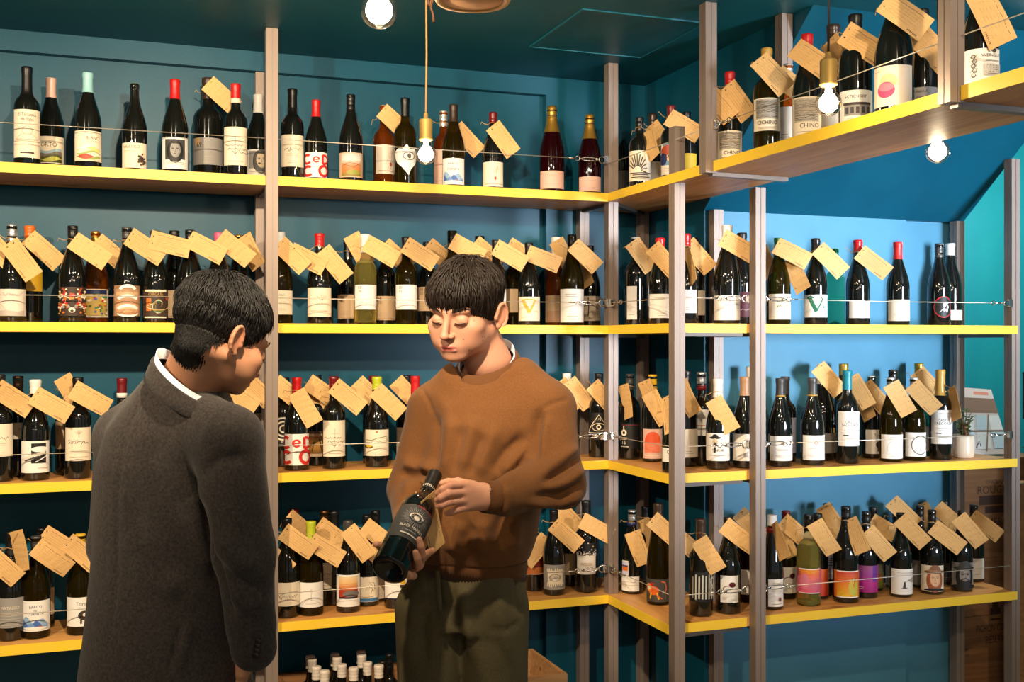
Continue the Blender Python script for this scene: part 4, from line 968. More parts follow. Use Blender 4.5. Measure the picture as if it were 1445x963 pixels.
# sec|px|top|row|shape|glass|capsule|label y0,y1,colour,art[,turn][,half angle]|tag x,y,slant[,yaw]|words
TABLE = '''
A1|38|96|f|B|dk|black:M|154,222,cream,tarazolet|-|tall matte-black-necked bottle, long cream label,
A1|72|112|b|U|dk|rose:L|192,230,cream,orto|-|beige-capped bottle, ORTO landscape label,
A1|124|104|f|U|dk|ltblue:L|184,227,cream,blanc|-|pale-blue-capped bottle, wavy hills label,
A1|190|119|f|U|dk|olive:K|201,238,cream,vinatigo|-|olive-topped bottle, grape cluster label,
A1|247|114|f|U|dk|red:L|193,238,white,photo_woman|-|red-capped bottle, black-and-white portrait label,
A1|294|105|b|B1.2|dk|dbrown:L|195,233,grey,sixtynine|313,135,42|big dark bottle, shaded grey label,
A1|332.5|120|f|B|dk|red:L:cream|179,233,cream,brunello|-|red-capped bottle, cream cross-script label,
A1|364|135|b|U|dk|white:L|211,247,white,photo_close|-|white-capped bottle, grey face label,
A1|412.6|127|f|B|dk|black:L|190,235,cream,script|-|black-capped bottle, handwritten cream label,
A1|446|142.6|f|U|dk|red:L|214,252,white,cedco|-|red-capped bottle, big red letters,
A1|495|135|f|U|dk|black:S|215,250,tan,landscape|-|black screwcap bottle, orange landscape label,
A1|541.6|150|b|B|am|beige:K|204,245,paper,ornament,20|557,173,40|amber bottle, cork showing,
A1|571.6|140|f|B|ol|black:L|203,247,none,maskeye,12|-|olive bottle, white one-eyed mask print,
A1|626|158|b|B|am|white:F|211,262,rose,plain|660,197,46,10|pinkish amber bottle, white screwcap,
A1|640|149|f|U|ol|dbrown:L|223,260,white,barco|-|olive bottle, blue mountain label,
A1|695.8|160|f|U|dk|dred:W|228,267,cream,ornament|710,197,54|dark-red wax bottle, vine ornament label,
A1|778.8|151|f|C|ro|gold:C|241,266,rose,pinkbox|-|left sparkling bottle, gold foil,
A1|832|163|f|C|ro|gold:C|249,273,rose,pinkbox|-|right sparkling bottle, gold foil,
B1|877|168.6|.20|U|dk|black:L|241,268,grey,whitelines|-|black bottle directly right of corner post
B1|902.6|167|.09|S|dk|black:S|212,255,cream,fan|919,203,62,-50|black-stoppered bottle, fan drawing label,
B1|921|162|.21|B|dk|dbrown:W|228,262,tan,plain|931,193,52,-30|brown-waxed bottle behind fan label bottle,
B1|947|152|.10|B|dk|dred:L|202,246,paper,comic|965,178,33|dark-red-capped bottle, colourful comic label,
B1|969|165|.20|B|dk|black:L|216,246,yellow,plain|-|dark bottle with gold label behind low post
B1|1030|103|.09|U|dk|red:W|184,226,cream,chino,-10|1041,143,56,-20;1014,147,50,-15|red-waxed bottle, etched CHINO label,
B1|1082|70|.10|B|ol|gold:L|138,184,cream,ichino|1090,105,50|gold-capped bottle, etched engraving label,
B1|1112|92|.20|B|am|white:F|150,200,white,plain,-25|1119,121,40|reddish bottle behind gold-capped bottle
B1|1139|50|.09|U|dk|red:L|136,191,cream,chino,-12|1147,85,38|tall red-capped bottle, engraved label,
B1|1176|37|.20|U|dk|dbrown:W|160,182,cream,plain,-20|1182,78,55,-40|brown-waxed bottle behind brass lamp socket
B1|1207|22.5|.10|B1.14|dk|black:L|127,173,white,house|1219,63,38|black-capped bottle, house drawing label,
B1|1262|-18|.09|U1.08|dk|black:L|92,149,cream,circles,-14|1277,22,36|large bottle, pink circles label,
B1|1302|15|.20|U|dk|black:L|122,145,grey,greytext|1315,69,50|dark bottle, grey label, left of near post
B1|1384|-40|.10|U|dk|black:L|67,114,white,vines|1398,26,66,15|bottle with white vine label, right of near post
A2|17|318|f|U|dk|silver:F|408,446,paper,torn|30,367,55;5,360,48|silver-capped bottle, torn paper label,
A2|42|320|b|B|dk|orange:W|379,411,yellow,plain|62,354,43|orange-waxed bottle, yellow label,
A2|102.6|320|f|U|dk|black:S|405,446,dbrown,mask|127,354.5,34|black screwcap bottle, animal mask label,
A2|135|328|b|U|am|gold:F|408,448,paper,garden|157,358,42|amber bottle, garden picture label,
A2|179|322|f|U|dk|dgrey:S|403,446,sepia,bands|206,349,32|grey screwcap bottle, sepia banded label,
A2|219|327|f|U|dk|dgrey:S|409,449,dbrown,scribble|240,345,13|dark bottle, green scribble label,
A2|246|327|b|U|dk|black:L|410,449,tan,plain|-|dark bottle half hidden by customer's hair
A2|268|326|f|U|dk|dgrey:F|408,448,cream,plain|291,350,28|grey-capped bottle above customer's head
A2|309|330|f|U|dk|pink:L|408,448,cream,plain|332,351,38|pink-capped bottle above customer's head
A2|337|333|b|U|dk|gold:F|408,448,cream,plain|354,355,58,-30|gold-capped bottle beside leftmost post
A2|395.5|329|f|U|ol|silver:L|410,444,cream,whitelines|412,361,44;434,366,26|silver-capped olive bottle at the leftmost post
A2|451|331|f|U|dk|red:W|406,447,cream,treeart|472,373,50|red-waxed bottle, faint tree label,
A2|491|339|b|B|dk|black:L|416,450,tan,eb56|507,353,60|black bottle, tan EB 56 label,
A2|515.5|332|f|B|cl|white:L|402,437,white,eb70|538,355,30|clear glass bottle of white wine, EB 70,
A2|543|342|b|B|dk|black:L|418,452,tan,eb50|560,362,42|black bottle, tan label, behind clear bottle,
A2|573|336|f|B|ol|black:L|402,437,white,eb71|593,359,33|olive bottle, white EB 71 label,
A2|603|343|b|B|dk|black:L|405,439,tan,eb50|622,361,40|black bottle, tan label, beside assistant's hair,
A2|638|327|f|B|ol|black:F|410,444,cream,plain|660,352,29|gold-rimmed bottle above assistant's head,
A2|677|334.5|b|B|dk|black:L|410,446,cream,plain|688,358,40|black bottle behind assistant's hair,
A2|700|340|f|B|dk|black:L|407,440,white,plain|720,361,30|black bottle right of assistant's hair,
A2|724|347|b|B|ol|black:L|408,441,tan,plain|737,358,34|olive bottle, tan label, behind gold V,
A2|746.5|344|f|U|dk|black:L|419,453,cream,goldv|767,366,22|dark bottle, large gold V label,
A2|784.6|336|b|B|am|white:L|417,455,tan,paperbase|795,360,62,-25|amber bottle, white cap, blush label,
A2|807|332.5|f|U|ol|black:F|408,455,white,whitelines|826,362,44|olive bottle, tall white label,
A2|832|348|b|U|dk|black:L|418,453,cream,dancer|822,385,60,-35|dark bottle, dancing figure label,
B2|897|336|.10|B|dk|silver:S|404,451,white,plain,-22,.5|906,361,55|dark bottle, narrow white label,
B2|931.6|337|.10|U|dk|red:W|415,449,white,whitelines|937,367,50,-15|red-waxed bottle left of bend post
C2|968|331.6|f|U|dk|red:W|409,442,white,plain,-15|972,376,66,-62|red-waxed bottle right of bend post
C2|980|337|b|B|dk|black:L|410,445,cream,plain|986,362,50|black bottle behind red-waxed bottle
C2|1026|319|f|U|dk|white:L|417,452,white,whitelines|1042,348,31|white-capped tall bottle,
C2|1047|330|b|U|dk|black:L|412,448,wine,purple|1081,369,60,-50|dark bottle, purple label, left of alcove post,
C2|1098.7|337|f|U|ol|green:L|415,451,cream,valley,8|1118,358,29;1123,388,62,-25|green-capped bottle, VALLEY label,
C2|1151|338|f|U|dk|black:W|416,448,white,greenv|1172,368,45|dark bottle, green V label,
C2|1178|352|b|B|gr|green:K|410,450,none,|-|empty green glass bottle behind
C2|1210.5|340|f|U|dk|red:W|425,449,white,plain,15|1233,371,40|red-waxed bottle carrying a tag,
C2|1267|343|f|U|dk|red:L|423,453,cream,stamp,15|-|red-capped bottle without tag, faint stamp,
C2|1325|345|f|U|dk|dgrey:S|418,449,none,roundel,15|-|dark bottle, red-rimmed round emblem,
C2|1341|345|b|U|dk|white:W|438,452,cream,plain|-|white-waxed bottle at the right end
A3|-1|530|f|B|dk|black:L|599,645,cream,script|19,563,35|bottle cut by the left edge,
A3|25.6|532|b|B|dk|dbrown:F|597,620,cream,five|-|dark bottle, cream label numbered five,
A3|50|537|f|U|dk|white:W|623,668,white,bwart|73,572,31|white-waxed bottle, black ink picture label,
A3|96|534|b|B|dk|dbrown:F|595,634,tan,plain|100,556,60,-30|brown-capped bottle, tan label,
A3|110|534|f|B|dk|black:L|604,651,cream,cutscut|128,563,30|black-capped bottle, cream handwritten label,
A3|172|535|b|B|dk|dred:L:white|600,640,cream,plain|-|dark-red-capped bottle behind customer's shoulder
A3|316|535|f|B|dk|black:L|600,645,cream,plain|339,562,33|dark bottle beside customer's chin
A3|352|524.5|b|B|dk|black:S|584,624,dbrown,swirl|362,550,45|black bottle, gold swirl label,
A3|401.7|534|b|B|dk|black:L|588,630,black,spiral|407,555,40|black bottle, white spiral label,
A3|418.7|534|f|U|dk|red:L|613,657,white,cedco|431,576,60|red-capped bottle, big red letters,
A3|447|531|b|B|dk|black:L|609,645,tan,painting|455,553,35;444,570,50|black bottle, golden painting label,
A3|471|532.6|f|B|dk|dred:W|594,645,cream,brunello|491,560.6,40|dark-red-waxed bottle, cream cross label,
A3|527|531.6|b|B|dk|dred:L|606,644,grey,plain|521,556,45|dark-red-capped bottle behind lime-waxed bottle
A3|532|533|f|U|dk|lime:W|607,644,cream,table|548,567.5,43|lime-waxed bottle, table drawing label,
A3|574|531|b|B|dk|black:L|604,644,cream,plain|575,555,45|black-capped bottle beside assistant's sleeve
A3|586|532|f|B|dk|red:L|606,646,cream,plain|-|red-capped bottle behind assistant's sleeve
A3|800|528|b|B|dk|white:L|604,644,cream,plain|817,556,52;804,557,50|white-capped bottle behind assistant's shoulder
A3|845|528|.13|B|dk|black:L|583,621,black,eye|851,560,48|black bottle, triangle eye label,
B3|889|529|.10|B|dk|dgrey:S|598,633,black,fifteen|883,567,75,-55|black bottle, white figures label,
B3|921|530|.14|B|dk|yellow:S|606,649,rose,arch|928,576,60;916,561,70,-40|yellow-topped bottle, orange arch label,
C3|950|548|.06|U|dk|black:L|633,653,white,blackcorner|944,585,68,-45|dark bottle behind bend post
C3|968|524|b|B|dk|black:L|606,646,cream,plain|970,562,60,-30|black-capped bottle right of bend post
C3|990|526.6|b|B|dk|silver:F:dred|579,615,white,boatshield|-|silver-capped bottle, rounded white label,
C3|1013|536|f|U|dk|white:L|612,651,white,hatman,-8|1020,586,60|white-capped bottle, hatted man label,
C3|1051|533|f|U|dk|sepia:L|613,651,white,plain|-|brown-capped bottle left of alcove post
C3|1060|519|b|U|dk|cream:L|613,640,white,plain|-|cream-capped bottle behind alcove post
C3|1101|535|f|U|dk|dgrey:L:gold|616,651,white,diamond,10|-|grey-capped bottle nearest alcove post, diamond emblem,
C3|1108|532.7|b|B|dk|dgrey:L|590,640,lilac,plain,50|-|grey-capped bottle, lilac label, behind
C3|1146.5|534.6|f|U|dk|dgrey:L:gold|615,650,white,diamond,10|-|grey-capped bottle left of teal cap, diamond emblem,
C3|1160|509|b|U|dk|cream:L|612,640,grey,plain|1170,536,50|tall cream-capped bottle,
C3|1190.5|512|b|F|ol|gold:F|605,640,yellow,plain|1214,553,60,-20|tall gold-capped bottle behind teal cap,
C3|1195.5|524|f|B|dk|teal:L|581,630,white,estate,18|-|teal-capped bottle, tall white label,
C3|1230|532|b|B|dk|cream:K|607,641,white,cow,30|1236,561,50;1221,570,62,-40|cream-corked bottle, cow drawing label,
C3|1257|534|f|U|ol|silver:F|614,648,white,ringdraw,12|1270,563,60|silver screwcap bottle, faint ring label,
C3|1260|523|b|B|dk|black:S|612,640,white,plain|-|black-capped bottle behind silver screwcap
C3|1290|534|f|U|ol|silver:F|611,645,white,ringblack,14|1304,561,48|silver screwcap bottle, bold black ring label,
C3|1297|511.4|b|F|gr|gold:F|602,637,white,plain,30|1310,542,50|gold-capped green bottle,
C3|1327|523|f|B|dk|gold:M|579,627,white,estate,18|1346,570,70,-60|gold-capped bottle beside plant pot,
A4|15.6|753|f|U|dk|black:L|845,887,grey,greyscript|4,799.5,45;27,778,75,-50|black bottle, grey printed label,
A4|51|758|f|U|ol|dgrey:S|849,892,white,barco|74,788,39|bottle with blue mountain label
A4|59|746.5|b|B|dk|black:S|832,870,tan,plain|84,768,36|black bottle behind blue mountain label
A4|113.6|754.6|f|U|ol|yellow:S|844,885,white,cow|116,782,42|yellow-capped bottle, cow label,
A4|404.6|733|f|U|dk|black:L:gold|823,856,cream,bigscript|421,765,36;390,789,40|black bottle, loose script label,
A4|414|720|b|B|dk|dred:L|810,840,cream,plain|425,745,40|dark-red-capped bottle
A4|439|737|f|U|ol|lime:L|823,858,white,fig|460.7,777,34|lime-capped olive bottle,
A4|458|722|b|B|ol|brown:F|795,831,cream,script|469,755,38|brown-capped bottle
A4|472|722.6|b|B|dk|black:L|800,835,dgrey,plain|-|black-capped bottle behind sunset label
A4|491.3|736|f|U|dk|dgrey:L|812,857,white,sunset|506,767,54|dark bottle, red sunset label,
A4|518|728|.16|U|dk|black:L|815,850,cream,bird|534,757,38|black bottle, blue-striped bird label,
A4|530|722|b|B|dk|black:S|815,846,cream,plain|-|black-capped bottle left of held bottle
A4|558.5|735|f|U|dk|black:L|812,846,white,snail|540,790,40|bottle partly hidden by held bottle,
A4|754|735|.17|B|dk|black:L|786,812,brick,redbands|757,777,130|dark bottle, red banded label,
A4|781.7|721|f|U|dk|black:L|798,833,grey,splash|799,756,41|dark bottle, white splash label,
A4|804|715|b|B|dk|black:L|782,812,tan,plain|806,733,45|dark bottle, tan label,
A4|827|708|f|B|dk|black:L|767,811,black,starry|842,746,28|black bottle, speckled night label,
B4|892|721|.10|U|dk|silver:F:navy|792,836,none,flags,-10|901,774,68|silver-capped bottle, striped flag label,
B4|911|716|.21|B|dk|black:L|800,836,dgrey,plain|914,756,68,-40|black bottle behind flag label
B4|929|712|.11|F|ol|dbrown:L|818,850,dgrey,lion,-10|939,749,42;968,768,40|slender bottle, orange lion label,
C4|989|733.7|f|B|dk|dbrown:L|808,850,black,strokes|1000,784,58|dark bottle, pale brush-stroke label,
C4|1027.5|731|f|U|dk|black:S|813,851,white,reddot,6,.75|1043,757,37|black screwcap bottle, narrow curl label,
C4|1055|728|b|B|ro|silver:F|805,840,white,plain|1060,742,45|dark-red bottle left of alcove post
C4|1089.6|728|f|F|dk|white:S:dred|818,858,white,dots,22,.8|1099,764,62,-50|slim white-and-red-capped bottle,
C4|1109|722|b|F|ol|dred:S|801,838,white,reddot,20|1123,751,42;1106,764,62,-20|dark-red screwcap bottle,
C4|1141|727|f|B1.05|cl|black:S|803,838,pink,pinkgrad|1163,759,58|clear-shouldered bottle, pink gradient label,
C4|1154|726|.17|B|dk|black:L|804,842,orange,orangelabel|-|dark bottle, plain orange label,
C4|1168|712|b|F|dk|black:S|768,818,lilac,violetlabel|1175,735,56|black screwcap bottle, pale violet label,
C4|1193.6|716|f|U|dk|black:S|806,844,orange,flame,8|1208,756.5,62,-25|dark bottle, yellow flame label,
C4|1222|723|.12|U|dk|black:S|799,837,magenta,magenta|1240,767.6,49|dark bottle, magenta label,
C4|1232|716.7|b|B|dk|black:L|796,834,moss,landscape|1251,748,30|black bottle behind magenta label
C4|1271|725|f|U|dk|black:S|804,840,white,boat,14|1288,750,45|black screwcap bottle, small boat label,
C4|1265|712|b|B|dk|black:S|800,838,white,plain,-40|1275,724,45|black screwcap bottle behind boat label
C4|1298|715|.19|B|dk|black:S|792,830,grey,plain,-20|-|black screwcap bottle right of boat label
C4|1302|710|.225|B|dk|black:L|792,828,dgrey,plain|1310,733,64,-30|tallest black bottle at the alcove back
C4|1315|721|f|U|dk|black:S|799,836,cream,hatwoman|1337,759,37|dark bottle, hatted woman label,
C4|1333|708|b|B|dk|black:L|795,832,dgrey,plain|1340,732,40|black bottle behind hatted woman label
C4|1357|722|f|U|dk|black:S|795,831,grey,hatbeard|1369,749,50|dark bottle, bearded man in hat label,
C4|1374|713.5|b|U|dk|black:S|789,829,white,plain|1391,743,36|dark bottle, white label, at the right end
'''
seen_tags = 0
for ln in TABLE.strip().splitlines():
    f = [x.strip() for x in ln.split('|')]
    if len(f) < 10: continue
    sec, px, top, row, sh, gl, cap, lab, tg, desc = f[:10]; px = float(px); top = float(top)
    pos = base_pos(sec, px, row); d = depth(pos)
    h = CAMZ + (487.4 - top) / FPX * d - pos.z; h = min(0.345, max(0.262, h))
    rz = math.atan2(pos.x, pos.y) * -0.85 + random.Random(px).uniform(-.08, .08)
    L = None
    if lab != '-':
        q = lab.split(','); rr = SHAPES[sh[0]][0]; dl = d - rr
        z1 = CAMZ + (487.4 - float(q[0])) / FPX * dl - pos.z; z0 = CAMZ + (487.4 - float(q[1])) / FPX * dl - pos.z
        z0 = max(0.012, z0); z1 = max(z0 + 0.02, z1)
        L = (z0, z1, q[2], q[3] if len(q) > 3 and q[3] else None, R(float(q[4])) if len(q) > 4 and q[4] else 0.0, float(q[5]) if len(q) > 5 and q[5] else 1.22)
    b = make_bottle(pos, sh, gl, h, rz, '' if cap == '-' else cap, L, desc + ' ' + PHRASE[sec])
    if tg != '-':
        for j, one in enumerate(tg.split(';')):
            q = [float(x) for x in one.split(',')]; seen_tags += 1
            nz = pos.z + h * 0.86 - (0.0 if j == 0 else 0.012)
            extra = '' if j == 0 else 'second '
            price_tag(q[0], q[1], q[2], q[3] if len(q) > 3 else random.Random(seen_tags).uniform(-14, 14), pos, 0.0165, nz, f'{extra}kraft tag on ' + desc + ' ' + PHRASE[sec].replace('on the ', ''), q[4] if len(q) > 4 else (None if j == 0 else d - 0.030), seen_tags)

# ------------------------------------------------------------------ figures: smooth solids on a grid, skinned by surface nets
class Vol:
    def __init__(s, lo, hi, h):
        s.lo = np.array(lo, np.float32); s.h = h
        s.n = np.ceil((np.array(hi) - s.lo) / h).astype(int) + 1
        s.F = np.full(tuple(s.n), 1.0, np.float32)
        s.ax = [s.lo[i] + h * np.arange(s.n[i], dtype=np.float32) for i in range(3)]
    def _sub(s, lo, hi, m):
        a = np.clip(np.floor((np.array(lo) - m - s.lo) / s.h).astype(int), 0, s.n); b = np.clip(np.ceil((np.array(hi) + m - s.lo) / s.h).astype(int) + 1, 0, s.n)
        sl = tuple(slice(a[i], b[i]) for i in range(3))
        X, Y, Z = np.meshgrid(s.ax[0][sl[0]], s.ax[1][sl[1]], s.ax[2][sl[2]], indexing='ij')
        return sl, X, Y, Z
    def op(s, prim, k=0.01, mode='u'):
        fn, lo, hi = prim; sl, X, Y, Z = s._sub(lo, hi, 3 * k + 4 * s.h + 0.012)
        if X.size == 0: return s
        d = fn(X, Y, Z); F = s.F[sl]
        if mode == 'u':
            hh = np.clip(0.5 + 0.5 * (F - d) / k, 0, 1); s.F[sl] = F * (1 - hh) + d * hh - k * hh * (1 - hh)
        else:
            d = -d; hh = np.clip(0.5 - 0.5 * (F - d) / k, 0, 1); s.F[sl] = F * (1 - hh) + d * hh + k * hh * (1 - hh)
        return s
    def net(s):
        F = s.F; S = F < 0
        c = S[:-1, :-1, :-1].astype(np.int8)
        tot = sum(S[i:S.shape[0] - 1 + i, j:S.shape[1] - 1 + j, k:S.shape[2] - 1 + k].astype(np.int8) for i in (0, 1) for j in (0, 1) for k in (0, 1))
        act = (tot > 0) & (tot < 8); idx = np.argwhere(act)
        ids = np.full(act.shape, -1, np.int64); ids[act] = np.arange(len(idx))
        cor = [(i, j, k) for i in (0, 1) for j in (0, 1) for k in (0, 1)]
        val = {q: F[idx[:, 0] + q[0], idx[:, 1] + q[1], idx[:, 2] + q[2]] for q in cor}
        acc = np.zeros((len(idx), 3)); cnt = np.zeros(len(idx))
        for q in cor:
            for a in range(3):
                if q[a] == 0:
                    r = list(q); r[a] = 1; r = tuple(r); va, vb = val[q], val[r]; m = (va < 0) != (vb < 0)
                    t = np.where(m, va / np.where(m, va - vb, 1), 0); p = np.tile(np.array(q, float), (len(idx), 1)); p[:, a] = t
                    acc[m] += p[m]; cnt[m] += 1
        V = s.lo + s.h * (idx + acc / cnt[:, None])
        Q = []
        for a in range(3):
            b, c_ = (a + 1) % 3, (a + 2) % 3
            sa = [slice(None)] * 3; sb = [slice(None)] * 3; sa[a] = slice(0, -1); sb[a] = slice(1, None)
            A, B = S[tuple(sa)], S[tuple(sb)]; e = np.argwhere(A != B)
            e = e[(e[:, b] > 0) & (e[:, c_] > 0) & (e[:, b] < S.shape[b] - 1) & (e[:, c_] < S.shape[c_] - 1)]
            fl = A[e[:, 0], e[:, 1], e[:, 2]]
            def g(db, dc):
                q = e.copy(); q[:, b] += db; q[:, c_] += dc; return ids[q[:, 0], q[:, 1], q[:, 2]]
            q = np.stack([g(-1, -1), g(0, -1), g(0, 0), g(-1, 0)], 1); q[~fl] = q[~fl][:, ::-1]; Q.append(q)
        return V, np.concatenate(Q)
def rot(yaw=0, pitch=0, roll=0):
    """yaw about z, then pitch about x, roll about y (degrees), applied to local vectors"""
    return np.array(Matrix.Rotation(R(yaw), 3, 'Z') @ Matrix.Rotation(R(pitch), 3, 'X') @ Matrix.Rotation(R(roll), 3, 'Y'))
def ell(c, r, M=None):
    c = np.array(c, float); r = np.array(r, float); m = float(r.max())
    def f(X, Y, Z):
        P = [X - c[0], Y - c[1], Z - c[2]]
        if M is not None: P = [M[0][i] * P[0] + M[1][i] * P[1] + M[2][i] * P[2] for i in range(3)]
        k0 = np.sqrt(sum((P[i] / r[i]) ** 2 for i in range(3))); k1 = np.sqrt(sum((P[i] / r[i] ** 2) ** 2 for i in range(3))) + 1e-9
        return k0 * (k0 - 1) / k1
    return f, c - m, c + m
def cone(a, b, ra, rb):
    a = np.array(a, float); b = np.array(b, float); m = max(ra, rb); ab = b - a; L2 = float(ab @ ab) + 1e-12
    def f(X, Y, Z):
        px, py, pz = X - a[0], Y - a[1], Z - a[2]
        t = np.clip((px * ab[0] + py * ab[1] + pz * ab[2]) / L2, 0, 1)
        return np.sqrt((px - t * ab[0]) ** 2 + (py - t * ab[1]) ** 2 + (pz - t * ab[2]) ** 2) - (ra + (rb - ra) * t)
    return f, np.minimum(a, b) - m, np.maximum(a, b) + m
def loft(secs, yaw=0, n=2.3):
    """stack of ovals: (z, cx, cy, rx, ry), turned by yaw about its own axis"""
    A = np.array(sorted(secs)); cs, sn = math.cos(R(yaw)), math.sin(R(yaw)); mr = float(A[:, 3:5].max())
    def f(X, Y, Z):
        z = np.clip(Z, A[0, 0], A[-1, 0]); g = [np.interp(z, A[:, 0], A[:, i]) for i in range(1, 5)]
        dx, dy = X - g[0], Y - g[1]; u = dx * cs + dy * sn; v = -dx * sn + dy * cs
        q = (np.abs(u / g[2]) ** n + np.abs(v / g[3]) ** n + 1e-9) ** (1 / n)
        d = (q - 1) * np.minimum(g[2], g[3]); dz = np.maximum(A[0, 0] - Z, Z - A[-1, 0])
        return np.maximum(d, dz)
    lo = np.array([A[:, 1].min() - mr, A[:, 2].min() - mr, A[0, 0]]); hi = np.array([A[:, 1].max() + mr, A[:, 2].max() + mr, A[-1, 0]])
    return f, lo, hi
def chain(v, pts, rad, k=0.008):
    for a, b, ra, rb in zip(pts, pts[1:], rad, rad[1:]): v.op(cone(a, b, ra, rb), k)
def normals(V, Q):
    n = np.cross(V[Q[:, 2]] - V[Q[:, 0]], V[Q[:, 3]] - V[Q[:, 1]]); N = np.zeros_like(V)
    for i in range(4): np.add.at(N, Q[:, i], n)
    return N / (np.linalg.norm(N, axis=1, keepdims=True) + 1e-12)
def relax(V, Q, it=2, w=0.5):
    for _ in range(it):
        S = np.zeros_like(V); C = np.zeros(len(V))
        for i in range(4):
            a, b = Q[:, i], Q[:, (i + 1) % 4]
            np.add.at(S, a, V[b]); np.add.at(C, a, 1); np.add.at(S, b, V[a]); np.add.at(C, b, 1)
        V = V * (1 - w) + w * S / np.maximum(C, 1)[:, None]
    return V
def folds(V, N, segs):
    """cloth folds: ridges (+) and grooves (-) along polylines lying on the cloth: (amp, width, points, facing)"""
    D_ = np.zeros(len(V))
    for amp, w, pts, face in segs:
        best = np.full(len(V), 1e9); along = np.zeros(len(V)); P = np.array(pts, float); m = len(P) - 1
        for i in range(m):
            a, ab = P[i], P[i + 1] - P[i]; q = V[:, [0, 2]] - a[[0, 2]]; e = ab[[0, 2]]
            t = np.clip((q @ e) / (e @ e + 1e-9), 0, 1); d = np.linalg.norm(q - t[:, None] * e, axis=1)
            u = d < best; best[u] = d[u]; along[u] = (i + t[u]) / m
        D_ += 1.5 * amp * np.exp(-(best / w) ** 2) * np.clip(1.6 * np.sin(np.pi * np.clip(along, 0.02, 0.98)), 0.12, 1) * np.clip(-N[:, 1] * 1.6 + 0.2, 0, 1)
    return V + N * D_[:, None]
def quads_obj(name, V, Q, mat, parent, col=None):
    me = D.meshes.new(name); me.vertices.add(len(V)); me.vertices.foreach_set('co', V.astype(np.float32).ravel())
    me.loops.add(len(Q) * 4); me.loops.foreach_set('vertex_index', Q.astype(np.int32).ravel())
    me.polygons.add(len(Q)); me.polygons.foreach_set('loop_start', np.arange(0, len(Q) * 4, 4, dtype=np.int32))
    me.polygons.foreach_set('use_smooth', [True] * len(Q)); me.update(calc_edges=True); me.validate()
    if col is not None:
        ca = me.color_attributes.new('Col', 'FLOAT_COLOR', 'POINT'); c4 = np.ones((len(V), 4), np.float32); c4[:, :3] = col; ca.data.foreach_set('color', c4.ravel())
    me.materials.append(mat); return link(name, me, parent)

HLINE = ([0, 30, 55, 75, 92, 105, 135, 180], [.076, .068, .040, .000, .004, -.020, -.050, -.062])
EC, ER = np.array([0, .016, .033]), np.array([.0765, .096, .083])
def hairline(p):
    az = np.degrees(np.arctan2(np.abs(p[:, 0]), -(p[:, 1] - .01))); return np.interp(az, *HLINE)
def squash(P, f=.85):
    P = P.copy(); m = P[:, 2] < -.03; P[m, 2] = -.03 + (P[m, 2] + .03) * f; return P
def head_volume(neck):
    """head in its own frame: face towards -y, z up, origin between the ears at eye height"""
    v = Vol((-.11, -.135, -.235), (.11, .15, .145), 0.0019)
    v.op(ell(EC, ER), .01)
    v.op(ell((0, -.030, -.035), (.0625, .062, .082)), .022)
    for q in (-1, 1):
        v.op(cone((q * .050, .006, -.052), (q * .018, -.070, -.098), .019, .015), .022)
        v.op(ell((q * .047, -.056, -.024), (.022, .020, .017)), .018)
        v.op(cone((q * .012, -.0855, .020), (q * .044, -.074, .019), .0080, .0075), .016)
    v.op(ell((0, -.079, -.103), (.019, .016, .014)), .018)
    v.op(ell((0, -.080, -.072), (.029, .020, .024)), .016)
    for q in (-1, 1): v.op(ell((q * .0315, -.098, -.003), (.016, .009, .0105)), .010, 's')
    for q in (-1, 1):
        v.op(ell((q * .0315, -.0770, -.004), (.0150, .0140, .0125)), .004)
        v.op(cone((q * .018, -.0905, -.009), (q * .044, -.0835, -.0085), .0026, .0022), .003)     # lower lid
    # nose
    v.op(cone((0, -.089, .008), (0, -.1110, -.034), .0062, .0085), .012)
    v.op(ell((0, -.1115, -.037), (.0100, .0088, .0085)), .006)
    for q in (-1, 1):
        v.op(ell((q * .0115, -.0985, -.0395), (.0066, .0095, .0068)), .005)
        v.op(ell((q * .0065, -.1055, -.0475), (.0036, .0055, .0038)), .003, 's')
    # lips
    for q in (-1, 1): v.op(cone((q * .004, -.0995, -.0685), (q * .021, -.0905, -.0715), .0048, .0024), .004)
    v.op(cone((-.014, -.0950, -.0785), (.014, -.0950, -.0785), .0050, .0050), .005)
    v.op(cone((-.017, -.0965, -.0735), (.017, -.0965, -.0735), .0010, .0010), .0025, 's')
    v.op(cone((0, -.103, -.052), (0, -.102, -.062), .0020, .0024), .005, 's')
    for q in (-1, 1): v.op(ell((q * .0425, -.046, -.056), (.021, .032, .036)), .026)
    # ears
    for q in (-1, 1):
        M = rot(-q * 18, 0, 0) @ rot(0, -10, 0)
        v.op(ell((q * .081, .022, -.016), (.0065, .0175, .030), M), .006)
        v.op(ell((q * .0875, .018, -.014), (.0050, .0105, .019), M), .003, 's')
        for k in range(9):
            a0, a1 = R(-70 + 27 * k), R(-70 + 27 * (k + 1))
            p0 = np.array((q * .002, .0165 * math.cos(a0), .0285 * math.sin(a0))); p1 = np.array((q * .002, .0165 * math.cos(a1), .0285 * math.sin(a1)))
            c = np.array((q * .0845, .022, -.016)); v.op(cone(c + M @ p0, c + M @ p1, .0036, .0036), .002)
        v.op(ell((q * .079, .012, -.042), (.0055, .0075, .0085)), .004)
        v.op(ell((q * .078, .004, -.018), (.0050, .0050, .0075)), .004)
    v.op(cone((0, .030, -.045), neck, .052, .058), .025)
    return v
